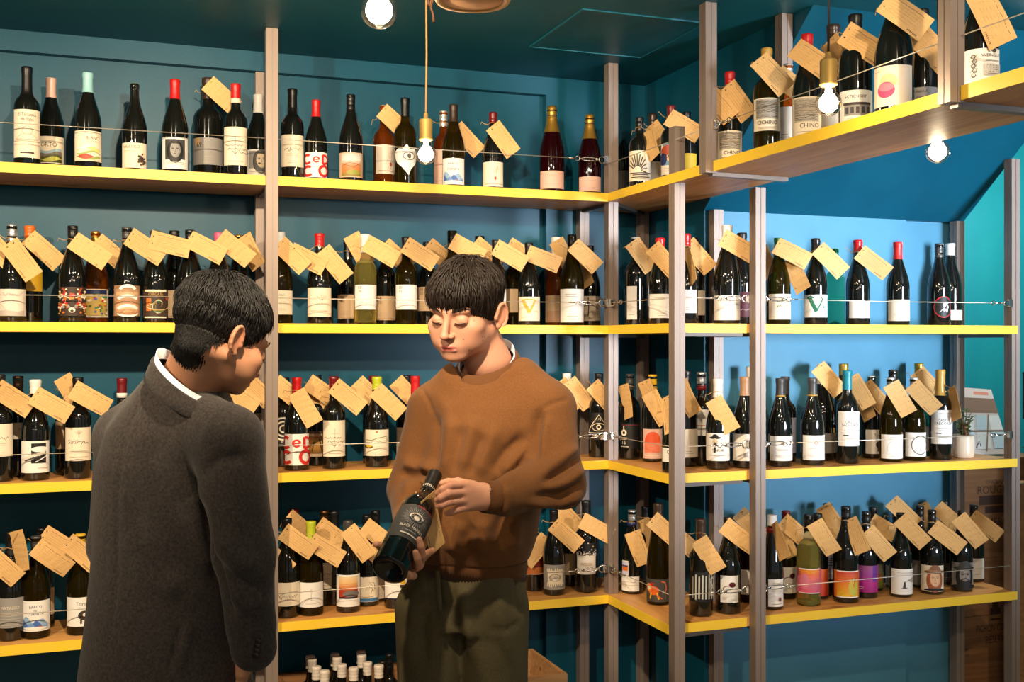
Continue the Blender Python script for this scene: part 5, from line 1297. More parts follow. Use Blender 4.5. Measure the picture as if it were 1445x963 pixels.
def head_colors(P, skin, moles=()):
    """skin colours: lips, brows, freckles, scalp under the hair, plus painted shade in mouth and nostrils"""
    c = np.tile(np.array(skin[:3]), (len(P), 1))
    def blend(w, col): nonlocal c; w = np.clip(w, 0, 1)[:, None]; c = c * (1 - w) + np.array(col[:3]) * w
    g = lambda ctr, r: np.exp(-(((P - np.array(ctr)) / np.array(r)) ** 2).sum(1))
    red = srgb(206, 130, 104)
    for q in (-1, 1): blend(.35 * g((q * .045, -.06, -.035), (.022, .03, .02)), red); blend(.5 * g((q * .083, .02, -.01), (.02, .025, .035)), red)
    blend(.4 * g((0, -.115, -.038), (.014, .02, .012)), red)
    lip = np.clip(1.5 - np.abs(P[:, 2] + .0735) / .0075, 0, 1) * np.clip(1.6 - np.abs(P[:, 0]) / .0165, 0, 1) * (P[:, 1] < -.085)
    blend(.95 * lip, srgb(176, 84, 76))
    slit = np.exp(-((P[:, 2] + .0735) / .0013) ** 2) * (np.abs(P[:, 0]) < .021) * (P[:, 1] < -.083); blend(.85 * slit, srgb(84, 36, 32))  # shade of the lip crease painted as a dark line
    for q in (-1, 1): blend(.8 * g((q * .0065, -.106, -.0475), (.0035, .006, .003)), srgb(80, 40, 32))  # nostril shade put into the skin colour
    for x, y, z, r in moles:
        i = ((P - np.array((x, y, z))) ** 2).sum(1).argmin(); blend(1.1 * np.exp(-((P - P[i]) ** 2).sum(1) / (r * 1.05) ** 2), srgb(70, 40, 28))
    el = (((P - EC) / (ER + .004)) ** 2).sum(1)
    m = (P[:, 2] > hairline(P) + .004) & (el < 1.12) & (np.abs(P[:, 0]) < .079); c[m] = np.array(srgb(26, 19, 16)[:3])
    return c
def hair_locks(n, length, lift, width, seed, crown, flow, zoff=0.0, seg=6, messy=.35, grav=.30):
    rn = np.random.RandomState(seed); i = np.arange(n * 2); ph = np.arccos(1 - 2 * (i + .5) / (n * 2)); th = np.pi * (1 + 5 ** .5) * i
    U = np.stack([np.cos(th) * np.sin(ph), np.sin(th) * np.sin(ph), np.cos(ph)], 1); U += rn.normal(0, .02, U.shape); U /= np.linalg.norm(U, axis=1, keepdims=True)
    P = EC + ER * 1.002 * U; keep = P[:, 2] > hairline(P) + zoff; P = P[keep]; m = len(P)
    def nrm(P): g = (P - EC) / ER ** 2; return g / np.linalg.norm(g, axis=1, keepdims=True)
    Ln = length(P) * rn.uniform(.75, 1.2, m); lf = lift(P) * rn.uniform(.6, 1.3, m); T = flow(P, P - np.array(crown)) + rn.normal(0, messy, (m, 3))
    C = [P.copy()]; pos = P.copy(); off = rn.uniform(.002, 1, m)
    for s in range(seg):
        Nn = nrm(pos); T = T - Nn * (T * Nn).sum(1, keepdims=True); T /= np.linalg.norm(T, axis=1, keepdims=True) + 1e-9
        f = (s + 1) / seg
        d = T + Nn * (lf * (1 - 1.5 * f))[:, None]; d /= np.linalg.norm(d, axis=1, keepdims=True)
        pos = pos + d * (Ln / seg)[:, None]
        lv = np.sqrt((((pos - EC) / ER) ** 2).sum(1)); need = 1.0 + (.03 + .10 * off * min(1, f * 2) * np.clip(lf * 2, .2, 1)); bad = lv < need
        pos[bad] = EC + (pos[bad] - EC) * (need[bad] / lv[bad])[:, None]
        T = T + np.array([0, 0, -grav]) + rn.normal(0, messy * .25, (m, 3)); C.append(pos.copy())
    C = np.stack(C, 1); V = []; Q = []
    for s in range(seg + 1):
        Nn = nrm(C[:, s]); t = C[:, min(s + 1, seg)] - C[:, max(s - 1, 0)]; sd = np.cross(t, Nn); sd /= np.linalg.norm(sd, axis=1, keepdims=True) + 1e-9
        w = width * (0.75 + .5 * (s / seg)) if s < seg * .5 else width * (1.0 - .9 * (s / seg - .5) * 2); w = max(w, width * .08)
        V += [np.stack([C[:, s] - sd * w, C[:, s] + Nn * w * .7, C[:, s] + sd * w], 1)]
    V = np.stack(V, 1).reshape(-1, 3); b = np.arange(m)[:, None] * (seg + 1) * 3
    for s in range(seg):
        for k in range(3):
            a = b[:, 0] + s * 3; q = (k + 1) % 3; Q.append(np.stack([a + k, a + q, a + 3 + q, a + 3 + k], 1))
    return V, np.concatenate(Q)

def nape_locks(P, Q, n, seed, length=.015, width=.0013):
    """short cropped hair growing down the back of the neck"""
    rn = np.random.RandomState(seed); N = normals(P, Q)
    az = np.abs(P[:, 0]) / .062
    m = (P[:, 1] > .012) & (P[:, 2] < -.014) & (P[:, 2] > -.094 + .075 * az ** 2) & (np.abs(P[:, 0]) < .070) & (N[:, 1] > -.2)
    pr = np.clip((P[:, 2] - (-.094 + .075 * az ** 2)) / .022, 0, 1) ** 1.5; pr = np.where(m, pr + 1e-6, 0); i = rn.choice(len(P), n, p=pr / pr.sum()); A = P[i]; B = N[i]
    T = np.array([0, .0, -1.0]) + rn.normal(0, .18, A.shape); T -= B * (T * B).sum(1, keepdims=True); T /= np.linalg.norm(T, axis=1, keepdims=True)
    L_ = length * rn.uniform(.5, 1, n) * np.clip((P[i, 2] + .115) / .05, .3, 1); C = [A + B * (.0004 + f * (.0012 + .0045 * np.clip((A[:, 2:3] + .085) / .05, 0, 1))) + T * (L_ * f)[:, None] for f in (0, .4, .75, 1)]; V = []; Q2 = []
    for s, c in enumerate(C):
        sd = np.cross(T, B); w = width * (1, .9, .6, .1)[s]; V.append(np.stack([c - sd * w, c + B * w * .7, c + sd * w], 1))
    V = np.stack(V, 1).reshape(-1, 3); b = np.arange(n) * 12
    for s in range(3):
        for k in range(3): q = (k + 1) % 3; Q2.append(np.stack([b + s * 3 + k, b + s * 3 + q, b + s * 3 + 3 + q, b + s * 3 + 3 + k], 1))
    return V, np.concatenate(Q2)
M_SKIN = principled('skin', rough=0.54, vcol=True, spec=0.4)
_b = M_SKIN.node_tree.nodes['Principled BSDF']; _b.inputs['Subsurface Weight'].default_value = 0.12; _b.inputs['Subsurface Radius'].default_value = (0.012, 0.005, 0.003); _b.inputs['Subsurface Scale'].default_value = 0.4
bump_noise(M_SKIN, 900, 0.08, 0.0006)
M_HAIR = principled('dark_hair', srgb(34, 25, 20), 0.5, spec=0.35)
M_HAIR2 = principled('black_hair', srgb(15, 12, 11), 0.5, spec=0.4)
M_SWEAT = mottled('sweatshirt_cotton', srgb(104, 63, 24), srgb(113, 70, 29), 260, rough=0.92, bump=0.25, sheen=0.08, bscale=900)
M_RIB = principled('rib_knit', srgb(96, 57, 21), 0.9, sheen=0.08)
M_TROU = mottled('olive_cotton', srgb(84, 75, 49), srgb(94, 84, 56), 200, rough=0.85, bump=0.2, bscale=700)
M_WOOL = mottled('charcoal_wool', srgb(36, 31, 30), srgb(66, 58, 54), 190, rough=0.95, bump=0.35, sheen=0.12, bscale=500, lo=0.3, hi=0.72)
M_WOOLD = mottled('dark_trouser_wool', srgb(36, 34, 36), srgb(46, 44, 46), 200, rough=0.9, bump=0.2)
M_SHIRT = principled('white_shirt', srgb(232, 234, 244), 0.7)
M_SHOE = principled('shoe_leather', srgb(40, 30, 26), 0.4)
M_SOLE = principled('shoe_sole', srgb(210, 204, 196), 0.7)
M_DARK = principled('lash_dark', srgb(24, 16, 14), 0.6)
M_BUTTON = principled('horn_button', srgb(34, 26, 24), 0.35)

def frame(d0, px0):
    """camera-aligned frame standing on the floor at depth d0: returns root position and J(px, py, d) -> local point"""
    r0 = (px0 - 722.5) / FPX * d0
    root = Vector((r0 * CT + d0 * ST, -r0 * ST + d0 * CT, 0))
    def J(px, py, d): return np.array(((px - 722.5) / FPX * d - r0, d - d0, CAMZ + (487.4 - py) / FPX * d))
    return root, J
def band(parent, name, mat, rings, ribs=0, amp=0.0007, seg=120):
    """ribbed or plain knitted band through a list of closed rings of points (each a function of the angle)"""
    V = []; F = []
    for j, rg in enumerate(rings):
        for k in range(seg):
            a = 2 * math.pi * k / seg; c = rg(a); o = amp * (1 if (k % 2) else -1) if ribs else 0
            ctr = sum((np.array(rg(2 * math.pi * q / 4)) for q in range(4)), np.zeros(3)) / 4; r = np.array(c) - ctr; r /= np.linalg.norm(r) + 1e-9
            V.append(np.array(c) + r * o)
    for j in range(len(rings) - 1):
        for k in range(seg): q = (k + 1) % seg; F.append((j * seg + k, j * seg + q, (j + 1) * seg + q, (j + 1) * seg + k))
    return link(name, mesh(name, V, F, mat, True), parent)
def oval(c, rx, ry, tx=0.0, ty=0.0, yaw=0.0, z=0.0):
    cs, sn = math.cos(R(yaw)), math.sin(R(yaw))
    def f(a):
        u, w = rx * math.cos(a), ry * math.sin(a); return (c[0] + u * cs - w * sn, c[1] + u * sn + w * cs, c[2] + z + tx * math.cos(a) + ty * math.sin(a))
    return f
def ring3(c, axis, ra, rb=None, up=(0, 0, 1)):
    ax = Vector(axis).normalized(); u = ax.cross(Vector(up)).normalized(); w = u.cross(ax)
    return lambda a: tuple(Vector(c) + u * (ra * math.cos(a)) + w * ((rb or ra) * math.sin(a)))
def shoe(parent, c, yaw, mat):
    v = Vol((-.07, -.21, -.005), (.07, .12, .12), .004); v.op(loft([(.012, 0, -.05, .043, .135), (.05, 0, -.03, .040, .115), (.085, 0, .03, .036, .05)]), .01); v.op(ell((0, -.13, .03), (.042, .05, .03)), .03); v.op(cone((0, .03, .05), (0, .03, .1), .042, .040), .02)
    V, Q = v.net(); V = relax(V, Q, 2); M = rot(yaw); V = V @ M.T + np.array(c); so = quads_obj('shoe', V, Q, mat, parent)
    mb = MB(); pl = [(math.cos(R(t)) * .046, -.035 + math.sin(R(t)) * .15) for t in range(0, 360, 20)]
    pl = [tuple((M @ np.array((a, b, 0)))[:2] + np.array(c[:2])) for a, b in pl]; mb.prism(pl, c[2], c[2] + .014).obj('sole', M_SOLE, so)
def hand_volume(v, wrist, palm, fingers, thumb, fr=0.0078):
    for a, b, ra, rb in palm: v.op(cone(a, b, ra, rb), .010)
    for f in fingers: 
        n = len(f); chain(v, f, [fr * 1.12, fr * 1.0, fr * .95, fr * .82][:n] if n <= 4 else [fr] * n, .0022)
    chain(v, thumb, [fr * 1.45, fr * 1.2, fr * 1.05, fr * .9][:len(thumb)], .004)
def join(parts):
    Vs, Qs, Cs, n = [], [], [], 0
    for V, Q, C in parts: Vs.append(V); Qs.append(Q + n); Cs.append(C); n += len(V)
    return np.concatenate(Vs), np.concatenate(Qs), np.concatenate(Cs)
def flat(V, c): return np.tile(np.array(c[:3]), (len(V), 1))

# ---------------------------------------------------------------- the shop assistant in the brown sweatshirt
def assistant():
    root, J = frame(2.55, 668)
    o = empty('person', root, -TH, 'young man in brown sweatshirt looking down at the bottle in his hand', 'person')
    SK = srgb(198, 144, 119)
    HM = rot(-26, 16, 3) * 0.965; HC = J(656.5, 437.5, 2.545)
    nk = (J(689, 520, 2.59) - HC) @ HM / .965 ** 2
    P, Q = head_volume(nk).net(); P = relax(P, Q, 1, .4)
    mo = [(.052, -.062, -.010, .0014), (.060, -.046, -.032, .0016), (.057, -.052, -.050, .0018), (.062, -.044, -.054, .0018), (.058, -.048, -.062, .0015), (.034, -.083, -.050, .0016), (.040, -.072, -.082, .0018), (.044, -.069, -.086, .0015), (.064, -.030, .000, .0014), (.066, -.03, -.016, .0012), (.040, -.078, -.008, .0012), (.066, -.02, -.062, .0012)]
    C = head_colors(P, SK, mo); P = squash(P); parts = [(P @ HM.T + HC, Q, C)]
    # neck and hidden trunk, arms, legs
    v = Vol((-.34, -.30, .03), (.34, .28, 1.52), .010)
    nb = J(690, 522, 2.60)
    v.op(cone(nb + np.array((0, 0, -.02)), nb + np.array((0, 0, -.08)), .05, .05), .02)
    v.op(loft([(.92, -.01, .03, .09, .06), (1.1, -.01, .03, .09, .06), (1.3, .03, .03, .10, .07), (1.42, .04, .03, .08, .05)]), .04)
    sR, eR, wR = J(613, 579, 2.62), J(583, 692, 2.60), J(584, 768, 2.395)
    sL, eL, wL = J(772, 578, 2.53), J(783, 676, 2.46), J(684, 702, 2.325)
    for a, b, ra, rb in ((sR, eR, .045, .036), (eR, wR, .034, .025), (sL, eL, .042, .034), (eL, wL, .034, .025)): v.op(cone(a, b, ra, rb), .012)
    hips = [J(612, 850, 2.56), J(698, 850, 2.55)]; feet = [np.array((-.10, .0, .07)), np.array((.06, .02, .07))]; kn = [np.array((-.095, -.02, .48)), np.array((.055, .0, .48))]
    for h_, k_, f_ in zip(hips, kn, feet): v.op(cone(h_, k_, .05, .04), .02); v.op(cone(k_, f_, .04, .03), .02)
    V, Qb = v.net(); parts.append((V, Qb, flat(V, SK)))
    # hand reaching to the bottle (palm down, fingers to the left)
    v = Vol(J(600, 740, 2.25) - .01, J(705, 665, 2.40) + .01, .0019)
    K = [J(658, 684, 2.292), J(654, 694.5, 2.288), J(655.5, 706, 2.292), J(659, 715.5, 2.300)]
    W = J(688, 702, 2.325)
    fing = [[K[0], J(636, 685.5, 2.268), J(624, 691, 2.268), J(617.5, 696, 2.275)], [K[1], J(633, 697, 2.262), J(622, 703, 2.263), J(617, 706, 2.270)],
            [K[2], J(634, 709, 2.268), J(624, 713, 2.268), J(618.5, 714.5, 2.274)], [K[3], J(646, 719.5, 2.285), J(637, 723, 2.285), J(631.5, 724.5, 2.288)]]
    palm = [(W, k, .021, .0105) for k in K] + [(J(680, 695, 2.318), J(662, 690, 2.30), .019, .012), (J(680, 708, 2.32), J(663, 711, 2.303), .018, .011)]
    hand_volume(v, W, palm, fing, [J(668, 686, 2.318), J(646, 681, 2.330), J(632, 681, 2.320), J(624, 682.5, 2.312)])
    v.op(cone(W, J(702, 702, 2.345), .023, .026), .012)
    V, Qh = v.net(); V = relax(V, Qh, 1, .4); ch = flat(V, srgb(210, 152, 124))
    for f in fing:
        for q in f[1:3]: ch = ch * (1 - (.35 * np.exp(-(((V - q) / .008) ** 2).sum(1)))[:, None]) + np.array(srgb(206, 128, 102)[:3]) * (.35 * np.exp(-(((V - q) / .008) ** 2).sum(1)))[:, None]
    parts.append((V, Qh, ch))
    # hand under the bottle (palm up, thumb on the left, fingers closing from the right)
    v = Vol(J(515, 835, 2.12) - .012, J(625, 735, 2.44) + .01, .0019)
    pc = J(577, 791, 2.315)
    palm = [(J(586, 764, 2.39), pc, .025, .021), (pc, J(590, 795, 2.285), .020, .014), (pc, J(566, 795, 2.285), .020, .018), (J(586, 764, 2.39), J(584, 742, 2.44), .025, .028)]
    fing = [[J(590, 791, 2.285), J(598, 787, 2.255), J(604, 781, 2.243), J(610.5, 777.5, 2.238)],
            [J(593, 793, 2.275), J(596, 784, 2.228), J(594, 771, 2.212), J(591.5, 762, 2.210)],
            [J(588, 801, 2.265), J(592, 799, 2.222), J(589, 788, 2.203), J(586.5, 780, 2.200)],
            [J(579, 806, 2.262), J(583, 813, 2.225), J(578, 813, 2.200), J(574, 808, 2.190)]]
    hand_volume(v, None, palm, fing, [J(566, 790, 2.29), J(548, 782, 2.262), J(538, 772, 2.236), J(531.5, 768.5, 2.226)])
    V, Qh = v.net(); V = relax(V, Qh, 1, .4); parts.append((V, Qh, flat(V, srgb(216, 156, 124))))
    V, Qa, C = join(parts); body = quads_obj('body', V, Qa, M_SKIN, o, C)
    # face details: brows, lashes
    def hp(*p): return HM @ np.array(p) + HC
    for q, nm in ((-1, 'eyebrow'), (1, 'eyebrow')):
        mb = MB(); rn = random.Random(5 + q)
        for k in range(110):
            t = k / 109; x = q * (.013 + .036 * t); z = .0175 + .0055 * math.sin(t * 2.4) + rn.uniform(-.0024, .0024); y = -.0935 + .017 * t ** 1.6
            mb.tube([hp(x, y + .001, z), hp(x + q * .004, y - .0006, z + .0022), hp(x + q * .0075, y + .0022, z + .0022)], [.0003, .0004, .0001], 4)
        mb.obj(nm, M_HAIR, o)
        mb = MB(); pts = []
        for k in range(9):
            t = k / 8; x = q * (.0185 + .0265 * t); pts.append(hp(x, -.0915 - .0022 * math.sin(math.pi * t) + .0065 * t ** 2, -.0072 - .0022 * math.sin(math.pi * t)))
        mb.tube(pts, [.0004] + [.0012] * 7 + [.0005], 5)
        for k in range(1, 9):
            p0 = pts[k]; t = k / 8; mb.tube([p0, p0 + HM @ np.array((q * .001 * t, -.0016, -.0010)), p0 + HM @ np.array((q * .0022 * t, -.0030, -.0010))], [.0004, .0003, .0001], 4)
        mb.obj('eyelashes', M_DARK, o)
    # hair: a tousled fringe
    def ln(P): return np.where(P[:, 1] < -.02, .070, .05) + np.where(P[:, 2] > .08, .012, 0) - np.where((P[:, 2] < .02) & (P[:, 1] > .03), .018, 0)
    def lf(P): return np.where(P[:, 2] > .07, .62, .24)
    def fl(P, d):
        d = d.copy(); f = np.clip((-P[:, 1]) / .06, 0, 1); d[:, 1] -= .06 * f; d[:, 0] += .012 * f; d[:, 2] -= .02; return d / .08
    V1, Q1 = hair_locks(5600, ln, lf, .0023, 3, (.005, .055, .125), fl, .0, 7, .52)
    V2, Q2 = hair_locks(2200, lambda P: ln(P) * .8, lambda P: lf(P) * .35, .0034, 8, (.005, .055, .125), fl, -.002, 6, .22)
    Vh = np.concatenate([V1, V2]); Qh = np.concatenate([Q1, Q2 + len(V1)]); quads_obj('hair', Vh @ HM.T + HC, Qh, M_HAIR, o)
    # sweatshirt
    v = Vol((-.30, -.34, .98), (.34, .24, 1.54), .0058)
    TY = -14
    def S(py, l, r, ry, cy=.03): c = J((l + r) / 2, py, 2.55); return (c[2], c[0], cy, (r - l) / 2 / 614, ry)
    v.op(loft([S(792, 578, 747, .112), S(764, 572, 757, .132), S(720, 578, 764, .136), S(660, 596, 772, .134), S(600, 604, 780, .124), S(572, 608, 778, .108), S(548, 622, 768, .088), S(526, 642, 744, .070)], TY), .02)
    v.op(cone(J(645, 540, 2.575), sR, .048, .058), .03); v.op(cone(J(734, 534, 2.555), sL, .050, .062), .03)
    v.op(cone(sR, eR, .062, .058), .022); v.op(cone(eR, J(585, 748, 2.43), .058, .044), .02)
    v.op(cone(sL, eL, .064, .061), .022); v.op(cone(eL, J(712, 702, 2.352), .060, .042), .02)
    v.op(ell(J(798, 690, 2.46), (.04, .05, .04)), .03)
    def cut(X, Y, Z):
        return np.maximum(nc[2] - .014 + .50 * (Y - nc[1]) + .16 * (X - nc[0]) - Z, np.sqrt((X - nc[0]) ** 2 + (Y - nc[1]) ** 2) - .078)
    nc = J(687, 510, 2.58)
    v.op((cut, nc - .1, nc + .1), .006, 's')
    V, Qs = v.net(); V = relax(V, Qs, 3, .5); N = normals(V, Qs)
    def z(X, Y, d=2.45): return J(530 + X / 2.006, 350 + Y / 2.006, d)
    def sg(a, w, *p): return (a, w, [z(*q) for q in p], 0)
    V = folds(V, N, [sg(.010, .016, (60, 620), (110, 640), (165, 628)), sg(-.009, .010, (58, 655), (110, 662), (160, 645)), sg(.010, .014, (62, 690), (110, 680), (150, 668)), sg(-.008, .009, (70, 720), (120, 705), (155, 690)), sg(.008, .012, (72, 745), (120, 730)),
        sg(-.010, .012, (165, 470), (168, 560), (160, 640)), sg(.006, .02, (215, 470), (205, 560), (190, 650)), sg(.007, .018, (280, 470), (262, 560), (240, 640)), sg(-.006, .015, (245, 500), (232, 570), (214, 650)), sg(.008, .016, (345, 500), (310, 580), (285, 650)), sg(-.007, .014, (310, 520), (285, 590), (262, 650)),
        sg(.010, .016, (440, 560), (390, 600), (350, 640)), sg(-.009, .013, (430, 530), (370, 580), (330, 640)), sg(-.014, .012, (470, 450), (452, 530), (448, 600)), sg(.006, .014, (485, 470), (470, 540), (466, 600)),
        sg(.010, .013, (575, 560), (520, 600), (460, 640)), sg(-.010, .010, (585, 590), (530, 622), (465, 655)), sg(.011, .013, (590, 620), (540, 655), (470, 672)), sg(-.010, .010, (590, 655), (530, 682), (440, 690)), sg(.010, .012, (588, 690), (520, 712), (420, 705)), sg(-.007, .010, (575, 715), (510, 735), (400, 728)),
        sg(-.007, .011, (340, 650), (352, 690), (345, 740)), sg(.006, .010, (366, 655), (372, 690), (366, 740)),
        sg(-.008, .016, (370, 740), (350, 800), (345, 860)), sg(.008, .016, (400, 750), (392, 810), (390, 860)), sg(.007, .02, (250, 770), (228, 820), (215, 870)), sg(-.006, .014, (280, 780), (258, 820), (250, 870)), sg(.006, .016, (310, 760), (300, 820), (300, 870)),
        sg(-.0035, .004, (552, 428), (505, 440), (462, 462)), sg(-.003, .004, (110, 395), (140, 440), (160, 490))])
    sw = quads_obj('sweatshirt', V, Qs, M_SWEAT, o)
    # hem, cuffs and neck band in rib knit
    hc = J(661, 790, 2.55); hb_ = J(659, 812, 2.55); rx = 84 / 614
    band(sw, 'hem', M_RIB, [oval((hc[0], .03, hc[2] + .012), rx * 1.0, .108, -.016, 0, TY), oval((hc[0], .03, hc[2] - .004), rx * 1.005, .112, -.018, 0, TY), oval((hb_[0], .03, hb_[2]), rx * .975, .106, -.019, 0, TY), oval((hb_[0], .03, hb_[2] + .003), rx * .95, .103, -.019, 0, TY), oval((hb_[0], .03, hb_[2] + .03), rx * .75, .08, -.019, 0, TY)], 1, .0006, 240)
    def cuff(a, b, r0, r1):
        ax = b - a; band(sw, 'cuff', M_RIB, [ring3(a - ax * .25, ax, r0 * .95), ring3(a, ax, r0 * 1.04), ring3(a + ax * .5, ax, (r0 + r1) / 2 * 1.02), ring3(b, ax, r1), ring3(b - ax * .10, ax, r1 * .92), ring3(b - ax * .5, ax, r1 * .5)], 1, .0005, 96)
    cuff(J(712, 702, 2.352), J(681, 703, 2.322), .038, .031)
    cuff(J(585, 750, 2.428), J(585, 766, 2.392), .040, .033)
    rg_ = lambda rx, ry, z: oval((nc[0], nc[1], nc[2]), rx, ry, .010, ry * .52, -10, z)
    band(sw, 'neck_band', M_RIB, [rg_(.0660, .0600, -.002), rg_(.0675, .0620, .003), rg_(.0705, .0650, .002), rg_(.0780, .0730, -.010), rg_(.0840, .0800, -.026), rg_(.0830, .0790, -.034)], 1, .0005, 160)
    us = lambda rx, ry, z: oval((nc[0], nc[1], nc[2]), rx, ry, .010, ry * .80, -10, z)
    band(o, 'undershirt_neck', M_SHIRT, [us(.0640, .0580, -.012), us(.0635, .0575, .006), us(.0650, .0590, .0068), us(.0660, .0600, -.006)], 0, 0, 96)
    # trousers
    v = Vol((-.30, -.22, .06), (.26, .24, 1.05), .008)
    def T(py, l, r, ry): c = J((l + r) / 2, py, 2.55); return (c[2], c[0], .025, (r - l) / 2 / 614, ry)
    v.op(loft([T(800, 582, 738, .098), T(850, 574, 744, .108), T(885, 568, 744, .112)], TY), .03)
    lg = J(606, 860, 2.56); rg = J(697, 860, 2.54)
    for h_, k_, f_ in zip((lg, rg), kn, feet): v.op(cone(h_, k_, .080, .066), .012); v.op(cone(k_, f_ + np.array((0, 0, .02)), .066, .056), .02)
    V, Qt = v.net(); V = relax(V, Qt, 2); N = normals(V, Qt)
    def t(X, Y): return J(550 + X / 5.263, 780 + Y / 5.263, 2.44)
    V = folds(V, N, [(-.010, .012, [t(300, 200), t(330, 380), t(400, 460)], 0), (.008, .02, [t(180, 180), t(150, 500), t(120, 900)], 0), (-.008, .015, [t(260, 430), t(220, 600), t(260, 900)], 0), (.008, .015, [t(520, 260), t(570, 480), t(620, 900)], 0), (-.006, .012, [t(450, 250), t(470, 500), t(560, 800)], 0), (-.004, .005, [t(730, 600), t(850, 590), t(980, 560)], 0), (-.004, .006, [t(940, 220), t(950, 420), t(1000, 540)], 0), (.006, .015, [t(800, 300), t(820, 500), t(900, 900)], 0), (-.006, .012, [t(130, 560), t(160, 640), t(110, 700)], 0)])
    tr = quads_obj('trousers', V, Qt, M_TROU, o)
    dz = [J(613 + q, 806, 2.437) for q in (0, 9)] + [J(618 + q, 861, 2.425) for q in (8, 0)]
    MB().tube([J(617, 806, 2.435), J(619, 835, 2.425), J(621, 862, 2.425)], .0065, 6).obj('drawstring', M_TROU, tr)
    for f_ in feet: shoe(o, (f_[0], f_[1] + .01, 0), -14, M_SHOE)
    return o, J, root
ASSIST, AJ, AROOT = assistant()

# the bottle he holds, tilted, with its own tag
def held_bottle():
    M0 = Matrix.Translation(AROOT) @ Matrix.Rotation(-TH, 4, 'Z')
    b = M0 @ Vector(AJ(549, 806, 2.185)); t = M0 @ Vector(AJ(604, 691, 2.385))
    o = make_bottle(b, 'B', 'dk', 0.298, 0, 'black:L', (0.062, 0.158, 'dgrey', 'blackmarket', 0.12, 1.35), 'tilted dark bottle with black sunburst label held in the young man\'s hands')
    z = (t - b).normalized(); cam_dir = (Vector((0, 0, CAMZ)) - b).normalized(); y = -(cam_dir - z * cam_dir.dot(z)).normalized(); x = y.cross(z)
    o.rotation_euler = Matrix(((x.x, y.x, z.x), (x.y, y.y, z.y), (x.z, y.z, z.z))).to_euler()
    p = Print(); p.text('ESTELLA', 0, 0, 1, 'paper')
    r = .0158
    p.build(lambda X, Y, l: (r * math.sin(X * .0062 / r), -r * math.cos(X * .0062 / r), .2445 + Y * .0062), 'capsule_print', M_INK, o)
    neck = b + z * .236
    tg = price_tag(611, 738, 72, 58, neck, .0165, neck.z, 'kraft tag hanging from the bottle the young man holds', 2.335, 3)
held_bottle()

